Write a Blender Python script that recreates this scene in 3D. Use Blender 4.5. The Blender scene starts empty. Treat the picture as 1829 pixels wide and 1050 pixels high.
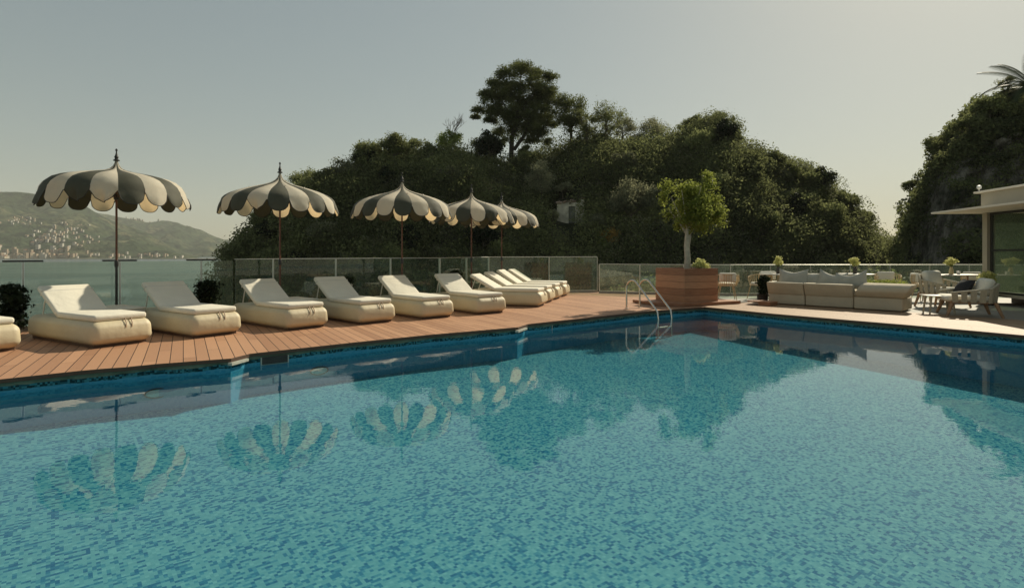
import bpy, bmesh, math, random
import numpy as np
from mathutils import Vector, Matrix
R = math.radians
scene = bpy.context.scene
COL = scene.collection

# ------------------------------------------------------------------ camera, sky, sun, exposure
FPX, CX, HY, CH = 1017.0, 914.5, 452.0, 1.35
cam_d = bpy.data.cameras.new("camera"); cam = bpy.data.objects.new("camera", cam_d); COL.objects.link(cam)
cam.location = (0, 0, CH); cam.rotation_euler = (R(90), 0, 0)
cam_d.sensor_width = 36; cam_d.lens = 36*FPX/1829; cam_d.shift_y = -(525-HY)/1829
cam_d.clip_start = .05; cam_d.clip_end = 20000
scene.camera = cam
SUN_AZ, SUN_EL = R(42), R(37)                 # azimuth measured from +Y towards +X
sdir = Vector((math.sin(SUN_AZ)*math.cos(SUN_EL), math.cos(SUN_AZ)*math.cos(SUN_EL), math.sin(SUN_EL)))
world = bpy.data.worlds.new("World"); scene.world = world; world.use_nodes = True
wn = world.node_tree; wn.nodes.clear()
sky = wn.nodes.new("ShaderNodeTexSky"); sky.sky_type = 'NISHITA'; sky.sun_disc = False
sky.sun_elevation = SUN_EL; sky.sun_rotation = SUN_AZ
sky.air_density = 1.0; sky.dust_density = .8; sky.ozone_density = 1.2; sky.altitude = 10
hs = wn.nodes.new("ShaderNodeHueSaturation"); hs.inputs['Saturation'].default_value = 1.0
tint = wn.nodes.new("ShaderNodeMix"); tint.data_type = 'RGBA'; tint.blend_type = 'MULTIPLY'
tint.inputs[0].default_value = 1; tint.inputs[7].default_value = (1.0, .945, .66, 1)
gm = wn.nodes.new('ShaderNodeGamma'); gm.inputs[1].default_value = .55
bg = wn.nodes.new("ShaderNodeBackground"); bg.inputs['Strength'].default_value = .130
wo = wn.nodes.new("ShaderNodeOutputWorld")
wn.links.new(sky.outputs[0], hs.inputs['Color']); wn.links.new(hs.outputs[0], tint.inputs[6])
wn.links.new(tint.outputs[2], gm.inputs[0]); wn.links.new(gm.outputs[0], bg.inputs[0]); wn.links.new(bg.outputs[0], wo.inputs[0])
sun_d = bpy.data.lights.new("sun", 'SUN'); sun = bpy.data.objects.new("sun", sun_d); COL.objects.link(sun)
sun_d.energy = 3.5; sun_d.angle = R(.6); sun_d.color = (1.0, .90, .70)
sun.rotation_euler = sdir.to_track_quat('Z', 'Y').to_euler()
scene.view_settings.view_transform = 'Standard'; scene.view_settings.look = 'None'
scene.view_settings.exposure = 0.55; scene.view_settings.gamma = 1
scene.cycles.max_bounces = 10; scene.cycles.transparent_max_bounces = 16
scene.cycles.volume_bounces = 0
scene.cycles.caustics_reflective = False; scene.cycles.caustics_refractive = False
scene.cycles.sample_clamp_indirect = 4

rng = np.random.default_rng(7)
random.seed(5)

# ------------------------------------------------------------------ measuring helpers
def gp(x, y, z=0.0):
    """world point on the level z seen at photograph pixel x, y"""
    d = (CH-z)*FPX/(y-HY); return Vector(((x-CX)/FPX*d, d, z))
def at(x, d, z=0.0): return Vector(((x-CX)/FPX*d, d, z))
def zat(y, d): return CH-(y-HY)/FPX*d
U1 = Vector((.78, .626, 0)).normalized(); U2 = Vector((.615, -.788, 0)).normalized()

# ------------------------------------------------------------------ material helpers
class NT:
    def __init__(s, name):
        s.m = bpy.data.materials.new(name); s.m.use_nodes = True; s.t = s.m.node_tree; s.n = s.t.nodes; s.n.clear()
        s.out = s.n.new("ShaderNodeOutputMaterial")
    def new(s, k, **kw):
        n = s.n.new("ShaderNode"+k)
        for a, b in kw.items(): setattr(n, a, b)
        return n
    def lk(s, a, b): s.t.links.new(a, b)
    def val(s, sock, v):
        if hasattr(v, 'is_output') or isinstance(v, bpy.types.NodeSocket): s.lk(v, sock)
        else: sock.default_value = v
    def math(s, op, a, b=0.0, c=0.0):
        n = s.new("Math", operation=op); s.val(n.inputs[0], a); s.val(n.inputs[1], b); s.val(n.inputs[2], c); return n.outputs[0]
    def dot(s, v, d):
        n = s.new("VectorMath", operation='DOT_PRODUCT'); s.lk(v, n.inputs[0]); n.inputs[1].default_value = tuple(d); return n.outputs['Value']
    def comb(s, a, b, c=0.0):
        n = s.new("CombineXYZ"); s.val(n.inputs[0], a); s.val(n.inputs[1], b); s.val(n.inputs[2], c); return n.outputs[0]
    def noise(s, vec, scale, detail=3, rough=.55):
        n = s.new("TexNoise"); n.inputs['Scale'].default_value = scale; n.inputs['Detail'].default_value = detail
        n.inputs['Roughness'].default_value = rough
        if vec is not None: s.lk(vec, n.inputs['Vector'])
        return n.outputs['Fac']
    def ramp(s, f, pts, mode='LINEAR'):
        n = s.new("ValToRGB"); cr = n.color_ramp; cr.interpolation = mode
        while len(cr.elements) < len(pts): cr.elements.new(.5)
        for e, (p, c) in zip(cr.elements, pts): e.position = p; e.color = (*c, 1)
        s.lk(f, n.inputs[0]); return n.outputs[0]
    def mix(s, f, a, b, mode='MIX'):
        n = s.new("Mix", data_type='RGBA', blend_type=mode); s.val(n.inputs[0], f); s.val(n.inputs[6], a if not isinstance(a, tuple) else (*a[:3], 1)); s.val(n.inputs[7], b if not isinstance(b, tuple) else (*b[:3], 1)); return n.outputs[2]
    def bump(s, h, st=.3, dist=.01):
        n = s.new("Bump"); n.inputs['Strength'].default_value = st; n.inputs['Distance'].default_value = dist; s.lk(h, n.inputs['Height']); return n.outputs[0]
    def pr(s, col, rough=.6, metal=0, normal=None, spec=.5):
        n = s.new("BsdfPrincipled"); s.val(n.inputs['Base Color'], col if not isinstance(col, tuple) else (*col[:3], 1)); s.val(n.inputs['Roughness'], rough)
        n.inputs['Metallic'].default_value = metal; n.inputs['Specular IOR Level'].default_value = spec
        if normal is not None: s.lk(normal, n.inputs['Normal'])
        return n.outputs[0]
    def done(s, sh): s.lk(sh, s.out.inputs['Surface']); return s.m
    def obj(s): return s.new("TexCoord").outputs['Object']

def simple(name, col, rough=.6, metal=0, var=.12, scale=12, bump=.15, bdist=.003, trans=0, spec=.5, fold=0):
    t = NT(name); v = t.obj(); f = t.noise(v, scale, 4)
    a = tuple(c*(1-var) for c in col); b = tuple(min(1, c*(1+var)) for c in col)
    c = t.ramp(f, [(.3, a), (.7, b)])
    nb = t.bump(t.noise(v, scale*9, 2), bump, bdist)
    if fold:
        b2 = t.new('Bump'); b2.inputs['Strength'].default_value = fold; b2.inputs['Distance'].default_value = .04; t.lk(t.noise(v, 4.5, 3, .5), b2.inputs['Height']); t.lk(nb, b2.inputs['Normal']); nb = b2.outputs[0]
    sh = t.pr(c, rough, metal, nb, spec)
    if trans:
        tr = t.new("BsdfTranslucent"); t.lk(t.mix(1.0, c, (1.12, .90, .62), "MULTIPLY"), tr.inputs[0]); mx = t.new("MixShader"); mx.inputs[0].default_value = trans
        t.lk(sh, mx.inputs[1]); t.lk(tr.outputs[0], mx.inputs[2]); sh = mx.outputs[0]
    return t.done(sh)

def foliage(name, dark, light, trans=.35, rough=.55):
    t = NT(name); a = t.new("Attribute"); a.attribute_name = 'tint'
    c = t.ramp(a.outputs['Fac'], [(0, dark), (.55, tuple((x+y)/2 for x, y in zip(dark, light))), (1, light)])
    sh = t.pr(c, rough, 0, None, .05)
    tr = t.new("BsdfTranslucent"); cc = t.mix(.5, c, tuple(min(1, v*1.6) for v in light)); t.lk(cc, tr.inputs[0])
    mx = t.new("MixShader"); mx.inputs[0].default_value = trans; t.lk(sh, mx.inputs[1]); t.lk(tr.outputs[0], mx.inputs[2])
    return t.done(mx.outputs[0])

def mosaic_group(t, v, cell=.024):
    fx = t.math('FLOOR', t.math('DIVIDE', t.dot(v, U1), cell)); fy = t.math('FLOOR', t.math('DIVIDE', t.math('ADD', t.dot(v, U2), .0037), cell))
    fz = t.math('FLOOR', t.math('DIVIDE', t.math('ADD', t.dot(v, (0, 0, 1)), .0051), cell))
    w = t.new("TexWhiteNoise", noise_dimensions='3D'); t.lk(t.comb(fx, fy, fz), w.inputs['Vector'])
    # second, coarser draw makes tiles join into short bars
    w2 = t.new("TexWhiteNoise", noise_dimensions='3D')
    t.lk(t.comb(t.math('FLOOR', t.math('DIVIDE', fx, 2.0)), fy, fz), w2.inputs['Vector'])
    return w.outputs['Value'], w2.outputs['Value']

M = {}
# pool floor and walls
t = NT("pool mosaic"); v = t.obj()
w1, w2 = mosaic_group(t, v)
pick = t.math('ADD', t.math('MULTIPLY', w1, .55), t.math('MULTIPLY', w2, .45))
tile = t.ramp(pick, [(0, (.014, .105, .20)), (.22, (.026, .145, .23)), (.35, (.060, .215, .275)), (.44, (.115, .285, .305)), (.62, (.135, .315, .325)), (.82, (.17, .36, .355))], 'CONSTANT')
big = t.noise(v, .9, 3)
tile = t.mix(t.math('MULTIPLY', big, .22), tile, (.05, .34, .37))
z = t.dot(v, (0, 0, 1))
# waterline border: pale green stone on top, ragged row of near-black tiles beneath
w3 = t.new("TexWhiteNoise", noise_dimensions='3D')
t.lk(t.comb(t.math('FLOOR', t.math('DIVIDE', t.dot(v, U1), .022)), t.math('FLOOR', t.math('DIVIDE', t.math('ADD', t.dot(v, U2), .0037), .022)), t.math('FLOOR', t.math('DIVIDE', z, .022))), w3.inputs['Vector'])
stone = t.ramp(t.noise(v, 5, 4), [(.3, (.09, .13, .085)), (.7, (.22, .26, .18))])
darkt = t.ramp(w3.outputs['Value'], [(0, (.016, .05, .055)), (.38, (.03, .12, .14)), (.65, (.06, .24, .27))], 'CONSTANT')
wob = t.math('MULTIPLY', t.math('SUBTRACT', t.noise(v, 2.5, 3), .5), .07)
zz = t.math('ADD', z, wob)
c = t.mix(t.math('GREATER_THAN', zz, -.135), tile, darkt)
c = t.mix(t.math('GREATER_THAN', zz, -.085), c, stone)
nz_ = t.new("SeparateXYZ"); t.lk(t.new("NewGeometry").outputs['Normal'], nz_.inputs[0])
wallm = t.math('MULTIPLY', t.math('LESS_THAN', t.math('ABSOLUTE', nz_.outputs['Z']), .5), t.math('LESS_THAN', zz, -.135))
c = t.mix(t.math('MULTIPLY', wallm, .72), c, (.07, .34, .48))  # underwater walls lightened in colour to stand for light scattered by the water
c = t.mix(1.0, c, (.88, .91, .99), 'MULTIPLY')
M['mosaic'] = t.done(t.pr(c, .9, 0, None, .0))

t = NT("pool water"); v = t.obj()
vv = t.new("Mapping"); vv.inputs['Scale'].default_value = (1.0, 1.6, 1); t.lk(v, vv.inputs[0])
h = t.math('ADD', t.noise(vv.outputs[0], 3.2, 2, .5), t.math('MULTIPLY', t.noise(vv.outputs[0], 11, 2, .5), .25))
nb = t.bump(h, .30, .0022)
fr = t.new("Fresnel"); t.lk(nb, fr.inputs['Normal'])
bf = t.new("NewGeometry").outputs['Backfacing']        # light leaving the water from below must not be trapped
t.lk(t.math('SUBTRACT', 1.333, t.math('MULTIPLY', bf, 1.333-1/1.333)), fr.inputs['IOR'])
tp = t.new("BsdfTransparent"); tp.inputs[0].default_value = (.80, .95, .96, 1)
gl = t.new("BsdfGlossy"); gl.inputs['Roughness'].default_value = .01; gl.inputs[0].default_value = (1, 1, 1, 1); t.lk(nb, gl.inputs['Normal'])
mx = t.new("MixShader"); t.lk(fr.outputs[0], mx.inputs[0]); t.lk(tp.outputs[0], mx.inputs[1]); t.lk(gl.outputs[0], mx.inputs[2])
M['water'] = t.done(mx.outputs[0])

t = NT("sea"); v = t.obj()
mp = t.new("Mapping"); mp.inputs['Scale'].default_value = (.25, 1.0, 1); t.lk(v, mp.inputs[0])
h = t.math('ADD', t.noise(mp.outputs[0], .5, 5, .6), t.noise(mp.outputs[0], .06, 4, .6))
c = t.ramp(t.math('ADD', t.math('MULTIPLY', t.noise(mp.outputs[0], .02, 5), .6), t.math('MULTIPLY', t.noise(mp.outputs[0], .15, 5, .7), .4)), [(.38, (.030, .060, .068)), (.62, (.14, .19, .195))])
M['sea'] = t.done(t.pr(c, .16, 0, t.bump(h, 1.0, 1.6), .5))

def plank_mat(name, along, across, width, dark, light, gap=.035, joint=2.6, rough=.6):
    t = NT(name); v = t.obj()
    a = t.dot(v, along); b = t.math('DIVIDE', t.dot(v, across), width)
    fb = t.math('FLOOR', b); fr = t.math('FRACT', b)
    wn_ = t.new("TexWhiteNoise", noise_dimensions='1D'); t.lk(fb, wn_.inputs['W'])
    aj = t.math('ADD', t.math('DIVIDE', a, joint), t.math('MULTIPLY', wn_.outputs['Value'], 7.3)); fj = t.math('FLOOR', aj)
    wn2 = t.new("TexWhiteNoise", noise_dimensions='2D'); t.lk(t.comb(fb, fj), wn2.inputs['Vector'])
    grain = t.noise(t.comb(t.math('MULTIPLY', a, 3.0), t.math('MULTIPLY', b, 9.0), wn2.outputs['Value']), 3, 5, .65)
    f = t.math('ADD', t.math('MULTIPLY', wn2.outputs['Value'], .55), t.math('MULTIPLY', grain, .5))
    c = t.ramp(f, [(.15, dark), (.85, light)])
    st = t.ramp(t.noise(v, .8, 5, .65), [(.35, (0, 0, 0)), (.7, (1, 1, 1))]); c = t.mix(t.math('MULTIPLY', st, .32), c, tuple(x*.72 for x in light))
    g = t.math('MINIMUM', fr, t.math('SUBTRACT', 1.0, fr)); isg = t.math('LESS_THAN', g, gap)
    ja = t.math('FRACT', aj); jg = t.math('LESS_THAN', t.math('MINIMUM', ja, t.math('SUBTRACT', 1.0, ja)), .0016)
    isg = t.math('MAXIMUM', isg, jg)
    c = t.mix(isg, c, (.025, .014, .008))
    hh = t.math('ADD', t.math('MULTIPLY', grain, .15), t.math('SUBTRACT', 1.0, isg))
    return t.done(t.pr(c, rough, 0, t.bump(hh, .6, .004), .35))
PA = Vector((.5, -.866, 0)); PB = Vector((.866, .5, 0))
M['deck'] = plank_mat("deck boards", PA, PB, .145, (.33, .168, .094), (.52, .29, .168), .034)
M['strip'] = plank_mat("walkway boards", U2, U1, .14, (.30, .185, .105), (.41, .27, .165), .02, 3.2)
M['planter'] = simple("red cedar boards", (.25, .088, .040), .5, var=.45, scale=5, bump=.3)
t = NT("planter boards"); v = t.obj(); 
sx = t.new("Mapping"); sx.inputs['Scale'].default_value = (1.2, 1.2, 14); t.lk(v, sx.inputs[0])
g = t.noise(sx.outputs[0], 3, 5, .65); zf = t.math('FLOOR', t.math('DIVIDE', t.math('SUBTRACT', t.dot(v, (0, 0, 1)), .083), .174))
wz = t.new("TexWhiteNoise", noise_dimensions='1D'); t.lk(zf, wz.inputs['W'])
c = t.ramp(t.math('ADD', t.math('MULTIPLY', g, .75), t.math('MULTIPLY', wz.outputs['Value'], .35)), [(.25, (.19, .075, .038)), (.85, (.52, .27, .15))])
M['planter'] = t.done(t.pr(c, .45, 0, t.bump(g, .3, .004)))
t = NT("terrace stone"); v = t.obj()
br = t.new("TexBrick"); br.inputs['Scale'].default_value = 1.0; br.inputs['Brick Width'].default_value = .9; br.inputs['Row Height'].default_value = .6
br.inputs['Mortar Size'].default_value = .006; br.offset = .5
br.inputs['Color1'].default_value = (.29, .275, .235, 1); br.inputs['Color2'].default_value = (.34, .32, .27, 1); br.inputs['Mortar'].default_value = (.2, .19, .16, 1)
t.lk(t.comb(t.dot(v, U2), t.dot(v, U1)), br.inputs['Vector'])
c = t.mix(t.math('MULTIPLY', t.noise(v, 2, 5), .4), br.outputs[0], (.24, .225, .19))
M['stone'] = t.done(t.pr(c, .7, 0, t.bump(t.noise(v, 60, 3), .2, .002)))
M['edge'] = simple("deck edge dark wood", (.085, .045, .026), .6)
M['wstone'] = simple("white stone block", (.46, .45, .38), .6)
M['vinyl'] = simple("cream lounger cover", (.60, .515, .345), .55, var=.05, scale=3, bump=.12, bdist=.004, fold=.35)
M['mattress'] = simple("off white mattress cloth", (.74, .70, .585), .85, var=.04, scale=4, bump=.25, bdist=.003, fold=.4)
M['greycloth'] = simple("pale grey cloth", (.62, .60, .53), .85, var=.06, scale=5)
M['sofa'] = simple("beige sofa linen", (.50, .435, .32), .9, var=.06, scale=4, bump=.35, bdist=.004, fold=.5)
M['pillow'] = simple("light grey pillow linen", (.44, .42, .35), .9, var=.08, scale=6, bump=.35, bdist=.004)
M['blackcloth'] = simple("black pillow cloth", (.018, .018, .02), .9)
M['cream_um'] = simple("cream parasol cloth", (.78, .73, .60), .8, var=.05, scale=6, trans=.42, bump=.2, fold=.25)
M['dark_um'] = simple("grey green parasol cloth", (.064, .064, .040), .75, var=.1, scale=6, trans=.08, bump=.2, fold=.25)
M['trim'] = simple("dark trim", (.02, .02, .016), .6)
M['pole'] = simple("varnished wooden pole", (.13, .050, .026), .35, var=.3, scale=8)
M['blackmetal'] = simple("black metal", (.022, .021, .020), .4)
M['steel'] = simple("brushed steel rail", (.66, .63, .56), .22, metal=1, var=.05, scale=20, bump=.05)
M['rail'] = simple("dull aluminium", (.50, .50, .44), .4, metal=.7, var=.05)
M['curb'] = simple("pale curb stone", (.33, .31, .26), .8, var=.15)
M['rope'] = simple("natural rope weave", (.58, .44, .26), .85, var=.2, scale=30, bump=.4)
M['strap'] = simple("taupe woven strap", (.44, .385, .28), .85, var=.12, scale=30, bump=.4)
M['leg'] = simple("warm teak leg", (.33, .19, .10), .5, var=.3, scale=14)
M['table'] = simple("pale table top", (.55, .51, .43), .5, var=.06)
M['plaster'] = simple("taupe plaster", (.40, .36, .28), .85, var=.07, scale=2)
M['canopy'] = simple("cream canopy soffit", (.84, .80, .70), .8, var=.04, scale=3, trans=.12)
M['frame'] = simple("charcoal window frame", (.03, .03, .027), .45)
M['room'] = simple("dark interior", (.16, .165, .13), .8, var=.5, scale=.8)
M['bark'] = simple("grey brown bark", (.15, .12, .085), .9, var=.35, scale=9, bump=.8, bdist=.02)
M['palebark'] = simple("pale smooth bark", (.42, .38, .30), .85, var=.25, scale=9, bump=.6, bdist=.006)
M['branchwood'] = simple('weathered branch', (.20, .17, .125), .9)
M['darkbark'] = simple("dark pine bark", (.06, .048, .036), .9, var=.3, scale=3, bump=.8, bdist=.05)
M['vase'] = simple("smoked glass vase", (.035, .03, .022), .15)
M['jar'] = simple("straw coloured pot", (.55, .45, .25), .6)
M['soil'] = simple("dark potting soil", (.03, .022, .015), .95)
M['lamp'] = simple("white lamp housing", (.75, .74, .70), .4)
M['white'] = simple("white painted metal", (.72, .70, .63), .45)
M['f_scrub'] = foliage("hillside scrub leaves", (.034, .044, .021), (.235, .255, .105), .40, .9)
M['f_olive'] = foliage("olive leaves", (.06, .07, .042), (.32, .32, .19), .36, .9)
M['f_pine'] = foliage("pine needles", (.012, .022, .008), (.19, .21, .075), .36, .9)
M['f_dark'] = foliage("dark glossy leaves", (.008, .013, .007), (.034, .046, .022), .2, .4)
M['f_ficus'] = foliage("fresh yellow green leaves", (.040, .060, .013), (.31, .345, .075), .42, .55)
M['f_flower'] = foliage("cream and lime petals", (.36, .38, .09), (.85, .80, .34), .35)
M['f_lime'] = foliage("lime shrub leaves", (.10, .14, .03), (.36, .40, .10), .4)
M['f_aloe'] = foliage("dry orange seed heads", (.16, .10, .03), (.50, .34, .10), .4)
M['f_palm'] = foliage("palm fronds", (.020, .030, .014), (.065, .085, .038), .2)

def glass_mat(name, tint, rough=0.0, gl_col=(1, 1, 1), ior=1.52, boost=1.0, film=.085):
    t = NT(name); v = t.obj()
    fr = t.new("Fresnel"); bf = t.new("NewGeometry").outputs['Backfacing']
    t.lk(t.math('SUBTRACT', ior, t.math('MULTIPLY', bf, ior-1/ior)), fr.inputs['IOR'])
    veil = t.noise(v, 1.6, 4)
    f = t.math('MULTIPLY', fr.outputs[0], boost)
    tp = t.new("BsdfTransparent"); tp.inputs[0].default_value = (*tint, 1)
    gl = t.new("BsdfGlossy"); gl.inputs['Roughness'].default_value = rough; gl.inputs[0].default_value = (*gl_col, 1)
    mx = t.new("MixShader"); t.lk(f, mx.inputs[0]); t.lk(tp.outputs[0], mx.inputs[1]); t.lk(gl.outputs[0], mx.inputs[2])
    # pale diffuse layer on the pane stands in for milky reflections
    df = t.new("BsdfDiffuse"); df.inputs[0].default_value = (.50, .58, .48, 1)
    tr = t.new("BsdfTranslucent"); tr.inputs[0].default_value = (.50, .58, .48, 1)
    ad = t.new("MixShader"); ad.inputs[0].default_value = .6; t.lk(df.outputs[0], ad.inputs[1]); t.lk(tr.outputs[0], ad.inputs[2])
    m2 = t.new("MixShader"); t.lk(t.math('MULTIPLY', veil, film), m2.inputs[0]); t.lk(mx.outputs[0], m2.inputs[1]); t.lk(ad.outputs[0], m2.inputs[2])
    return t.done(m2.outputs[0])
M['glass'] = glass_mat("clear balustrade glass", (.86, .92, .86))
M['wglass'] = glass_mat("green tinted window glass", (.66, .72, .64), boost=2.6, film=.26)

# ------------------------------------------------------------------ object helpers
def tag(o, label=None, cat=None, group=None, kind=None):
    if label: o['label'] = label
    if cat: o['category'] = cat
    if group: o['group'] = group
    if kind: o['kind'] = kind
    return o
def empty(name, loc=(0, 0, 0), rz=0, label=None, cat=None, group=None):
    o = bpy.data.objects.new(name, None); COL.objects.link(o); o.location = loc; o.rotation_euler = (0, 0, rz); o.empty_display_size = .1
    return tag(o, label, cat, group)
def link_mesh(name, me, mats, parent=None, smooth=False):
    if not isinstance(mats, (list, tuple)): mats = [mats]
    for m in mats: me.materials.append(m)
    if smooth: me.polygons.foreach_set('use_smooth', [True]*len(me.polygons))
    o = bpy.data.objects.new(name, me); COL.objects.link(o)
    if parent is not None: o.parent = parent
    return o
class MB:
    """collects shapes into ONE mesh"""
    def __init__(s): s.v = []; s.f = []; s.mi = []
    def add(s, vs, fs, mi=0, mat=None):
        b = len(s.v)
        for p in vs:
            p = Vector(p); s.v.append(tuple(mat @ p) if mat is not None else tuple(p))
        for f in fs: s.f.append(tuple(i+b for i in f)); s.mi.append(mi)
        return s
    def box(s, x0, x1, y0, y1, z0, z1, mi=0, mat=None):
        vs = [(x0, y0, z0), (x1, y0, z0), (x1, y1, z0), (x0, y1, z0), (x0, y0, z1), (x1, y0, z1), (x1, y1, z1), (x0, y1, z1)]
        return s.add(vs, [(0, 3, 2, 1), (4, 5, 6, 7), (0, 1, 5, 4), (1, 2, 6, 5), (2, 3, 7, 6), (3, 0, 4, 7)], mi, mat)
    def bm(s, bm, mi=0, mat=None):
        bm.verts.ensure_lookup_table(); bm.verts.index_update()
        s.add([v.co.copy() for v in bm.verts], [[v.index for v in f.verts] for f in bm.faces], mi, mat); bm.free(); return s
    def rbox(s, w, l, h, r, seg=3, c=(0, 0, 0), mi=0, mat=None, fn=None):
        bm = bmesh.new(); bmesh.ops.create_cube(bm, size=1)
        for v in bm.verts: v.co = Vector((v.co.x*w, v.co.y*l, v.co.z*h))
        bmesh.ops.bevel(bm, geom=list(bm.edges), offset=r, segments=seg, profile=.5, affect='EDGES')
        if fn: fn(bm)
        for v in bm.verts: v.co += Vector(c)
        return s.bm(bm, mi, mat)
    def tube(s, pts, rad, n=8, mi=0, cap=True, closed=False):
        pts = [Vector(p) for p in pts]; k = len(pts)
        if not hasattr(rad, '__len__'): rad = [rad]*k
        vs = []; fs = []; up = None
        for i, p in enumerate(pts):
            if closed: d = pts[(i+1) % k]-pts[i-1]
            else: d = pts[min(i+1, k-1)]-pts[max(i-1, 0)]
            if d.length < 1e-9: d = Vector((0, 0, 1))
            d.normalize()
            if up is None:
                up = Vector((0, 0, 1)) if abs(d.z) < .9 else Vector((1, 0, 0))
            x = up-d*up.dot(d)
            if x.length < 1e-6: x = Vector((1, 0, 0))-d*d.x
            x.normalize(); y = d.cross(x); up = x
            for j in range(n):
                a = 2*math.pi*j/n; vs.append(p+(x*math.cos(a)+y*math.sin(a))*rad[i])
        for i in range(k if closed else k-1):
            for j in range(n):
                a = i*n+j; b = i*n+(j+1) % n; i2 = (i+1) % k; fs.append((a, b, i2*n+(j+1) % n, i2*n+j))
        if cap and not closed: fs.append(tuple(range(n-1, -1, -1))); fs.append(tuple((k-1)*n+j for j in range(n)))
        return s.add(vs, fs, mi)
    def lathe(s, prof, n=16, c=(0, 0, 0), mi=0):
        vs = []; fs = []
        for r, z in prof:
            for j in range(n):
                a = 2*math.pi*j/n; vs.append((c[0]+r*math.cos(a), c[1]+r*math.sin(a), c[2]+z))
        for i in range(len(prof)-1):
            for j in range(n): fs.append((i*n+j, i*n+(j+1) % n, (i+1)*n+(j+1) % n, (i+1)*n+j))
        fs.append(tuple(range(n-1, -1, -1))); fs.append(tuple((len(prof)-1)*n+j for j in range(n)))
        return s.add(vs, fs, mi)
    def prism(s, poly, z0, z1, mi=0):
        n = len(poly); vs = [(p[0], p[1], z0) for p in poly]+[(p[0], p[1], z1) for p in poly]
        fs = [tuple(range(n-1, -1, -1)), tuple(range(n, 2*n))]+[(i, (i+1) % n, n+(i+1) % n, n+i) for i in range(n)]
        return s.add(vs, fs, mi)
    def build(s, name, mats, parent=None, smooth=False, fix=True):
        me = bpy.data.meshes.new(name); me.from_pydata(s.v, [], s.f)
        if fix:
            bm = bmesh.new(); bm.from_mesh(me); bmesh.ops.recalc_face_normals(bm, faces=list(bm.faces)); bm.to_mesh(me); bm.free()
        o = link_mesh(name, me, mats, parent, False)
        if len(me.polygons) == len(s.mi) and len(me.materials) > 1: me.polygons.foreach_set('material_index', s.mi)
        if smooth:
            me.polygons.foreach_set('use_smooth', [True]*len(me.polygons))
            try: me.set_sharp_from_angle(angle=R(42))
            except Exception: pass
        return o
def copy_tree(o, parent=None):
    c = o.copy(); COL.objects.link(c)
    if parent is not None: c.parent = parent
    for ch in list(o.children): copy_tree(ch, c)
    return c

# numpy value noise
_perm = rng.random((64, 64, 64)).astype(np.float32)
def vnoise(p):
    i = np.floor(p).astype(int); f = p-i; f = f*f*(3-2*f); r = 0
    for dx in (0, 1):
        for dy in (0, 1):
            for dz in (0, 1):
                w = (f[:, 0] if dx else 1-f[:, 0])*(f[:, 1] if dy else 1-f[:, 1])*(f[:, 2] if dz else 1-f[:, 2])
                r = r+w*_perm[(i[:, 0]+dx) & 63, (i[:, 1]+dy) & 63, (i[:, 2]+dz) & 63]
    return r
def fbm(p, o=4):
    a = 1; s = 0; t_ = 0
    for k in range(o): s = s+a*vnoise(p*2**k+k*17.3); t_ += a; a *= .5
    return s/t_

def leaves(name, C, S, N, T, mat, parent=None, aspect=.55):
    """C centres, S sizes, N normals (unit), T tint 0..1: one folded diamond leaf each"""
    n = len(C); a = rng.normal(size=(n, 3)); u = np.cross(N, a); u /= np.linalg.norm(u, axis=1)[:, None]+1e-9; w = np.cross(N, u)
    S = S[:, None]; V = np.empty((n, 4, 3), np.float32)
    V[:, 0] = C-u*S; V[:, 1] = C+w*S*aspect+N*S*.18; V[:, 2] = C+u*S; V[:, 3] = C-w*S*aspect+N*S*.18
    me = bpy.data.meshes.new(name); me.vertices.add(4*n); me.vertices.foreach_set('co', V.ravel())
    me.loops.add(4*n); me.loops.foreach_set('vertex_index', np.arange(4*n, dtype=np.int32))
    me.polygons.add(n); me.polygons.foreach_set('loop_start', np.arange(0, 4*n, 4, dtype=np.int32)); me.polygons.foreach_set('loop_total', np.full(n, 4, np.int32))
    at_ = me.attributes.new('tint', 'FLOAT', 'FACE'); at_.data.foreach_set('value', np.clip(T, 0, 1).astype(np.float32))
    me.update(); me.validate()
    return link_mesh(name, me, mat, parent)

def blob_points(blobs, per, spread=.35, stray=.16):
    """blobs: array (k,7): centre, radii, tint.  returns points on lumpy shells"""
    B = np.asarray(blobs, float); k = len(B)
    idx = np.repeat(np.arange(k), per if np.isscalar(per) else per)
    n = len(idx); d = rng.normal(size=(n, 3)); d /= np.linalg.norm(d, axis=1)[:, None]
    r = 1-np.abs(rng.normal(size=n))*spread; r = np.where(rng.random(n) < stray, rng.uniform(.95, 1.35, n), r); r = np.clip(r, .15, 1.35)
    lump = fbm(d*2.3+idx[:, None]*3.7, 2)*.5+.72
    P = B[idx, :3]+d*B[idx, 3:6]*(r*lump)[:, None]
    N = d+rng.normal(size=(n, 3))*.75; N /= np.linalg.norm(N, axis=1)[:, None]
    T = B[idx, 6]+rng.normal(size=n)*.16
    return P, N, T

def crown(c, rad, k, sub=.36, flat=1.0, tint=.5, jit=.12, shell=(.45, .95)):
    out = []
    for i in range(k):
        d = rng.normal(size=3); d /= np.linalg.norm(d)
        q = rng.uniform(*shell)
        p = np.array(c)+d*np.array(rad)*q*(1-sub*.5)
        s = sub*rng.uniform(.7, 1.25)*min(rad[0], rad[2]*1.3)
        out.append([*p, s, s, s*flat, tint+rng.normal()*jit])
    return out

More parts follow.
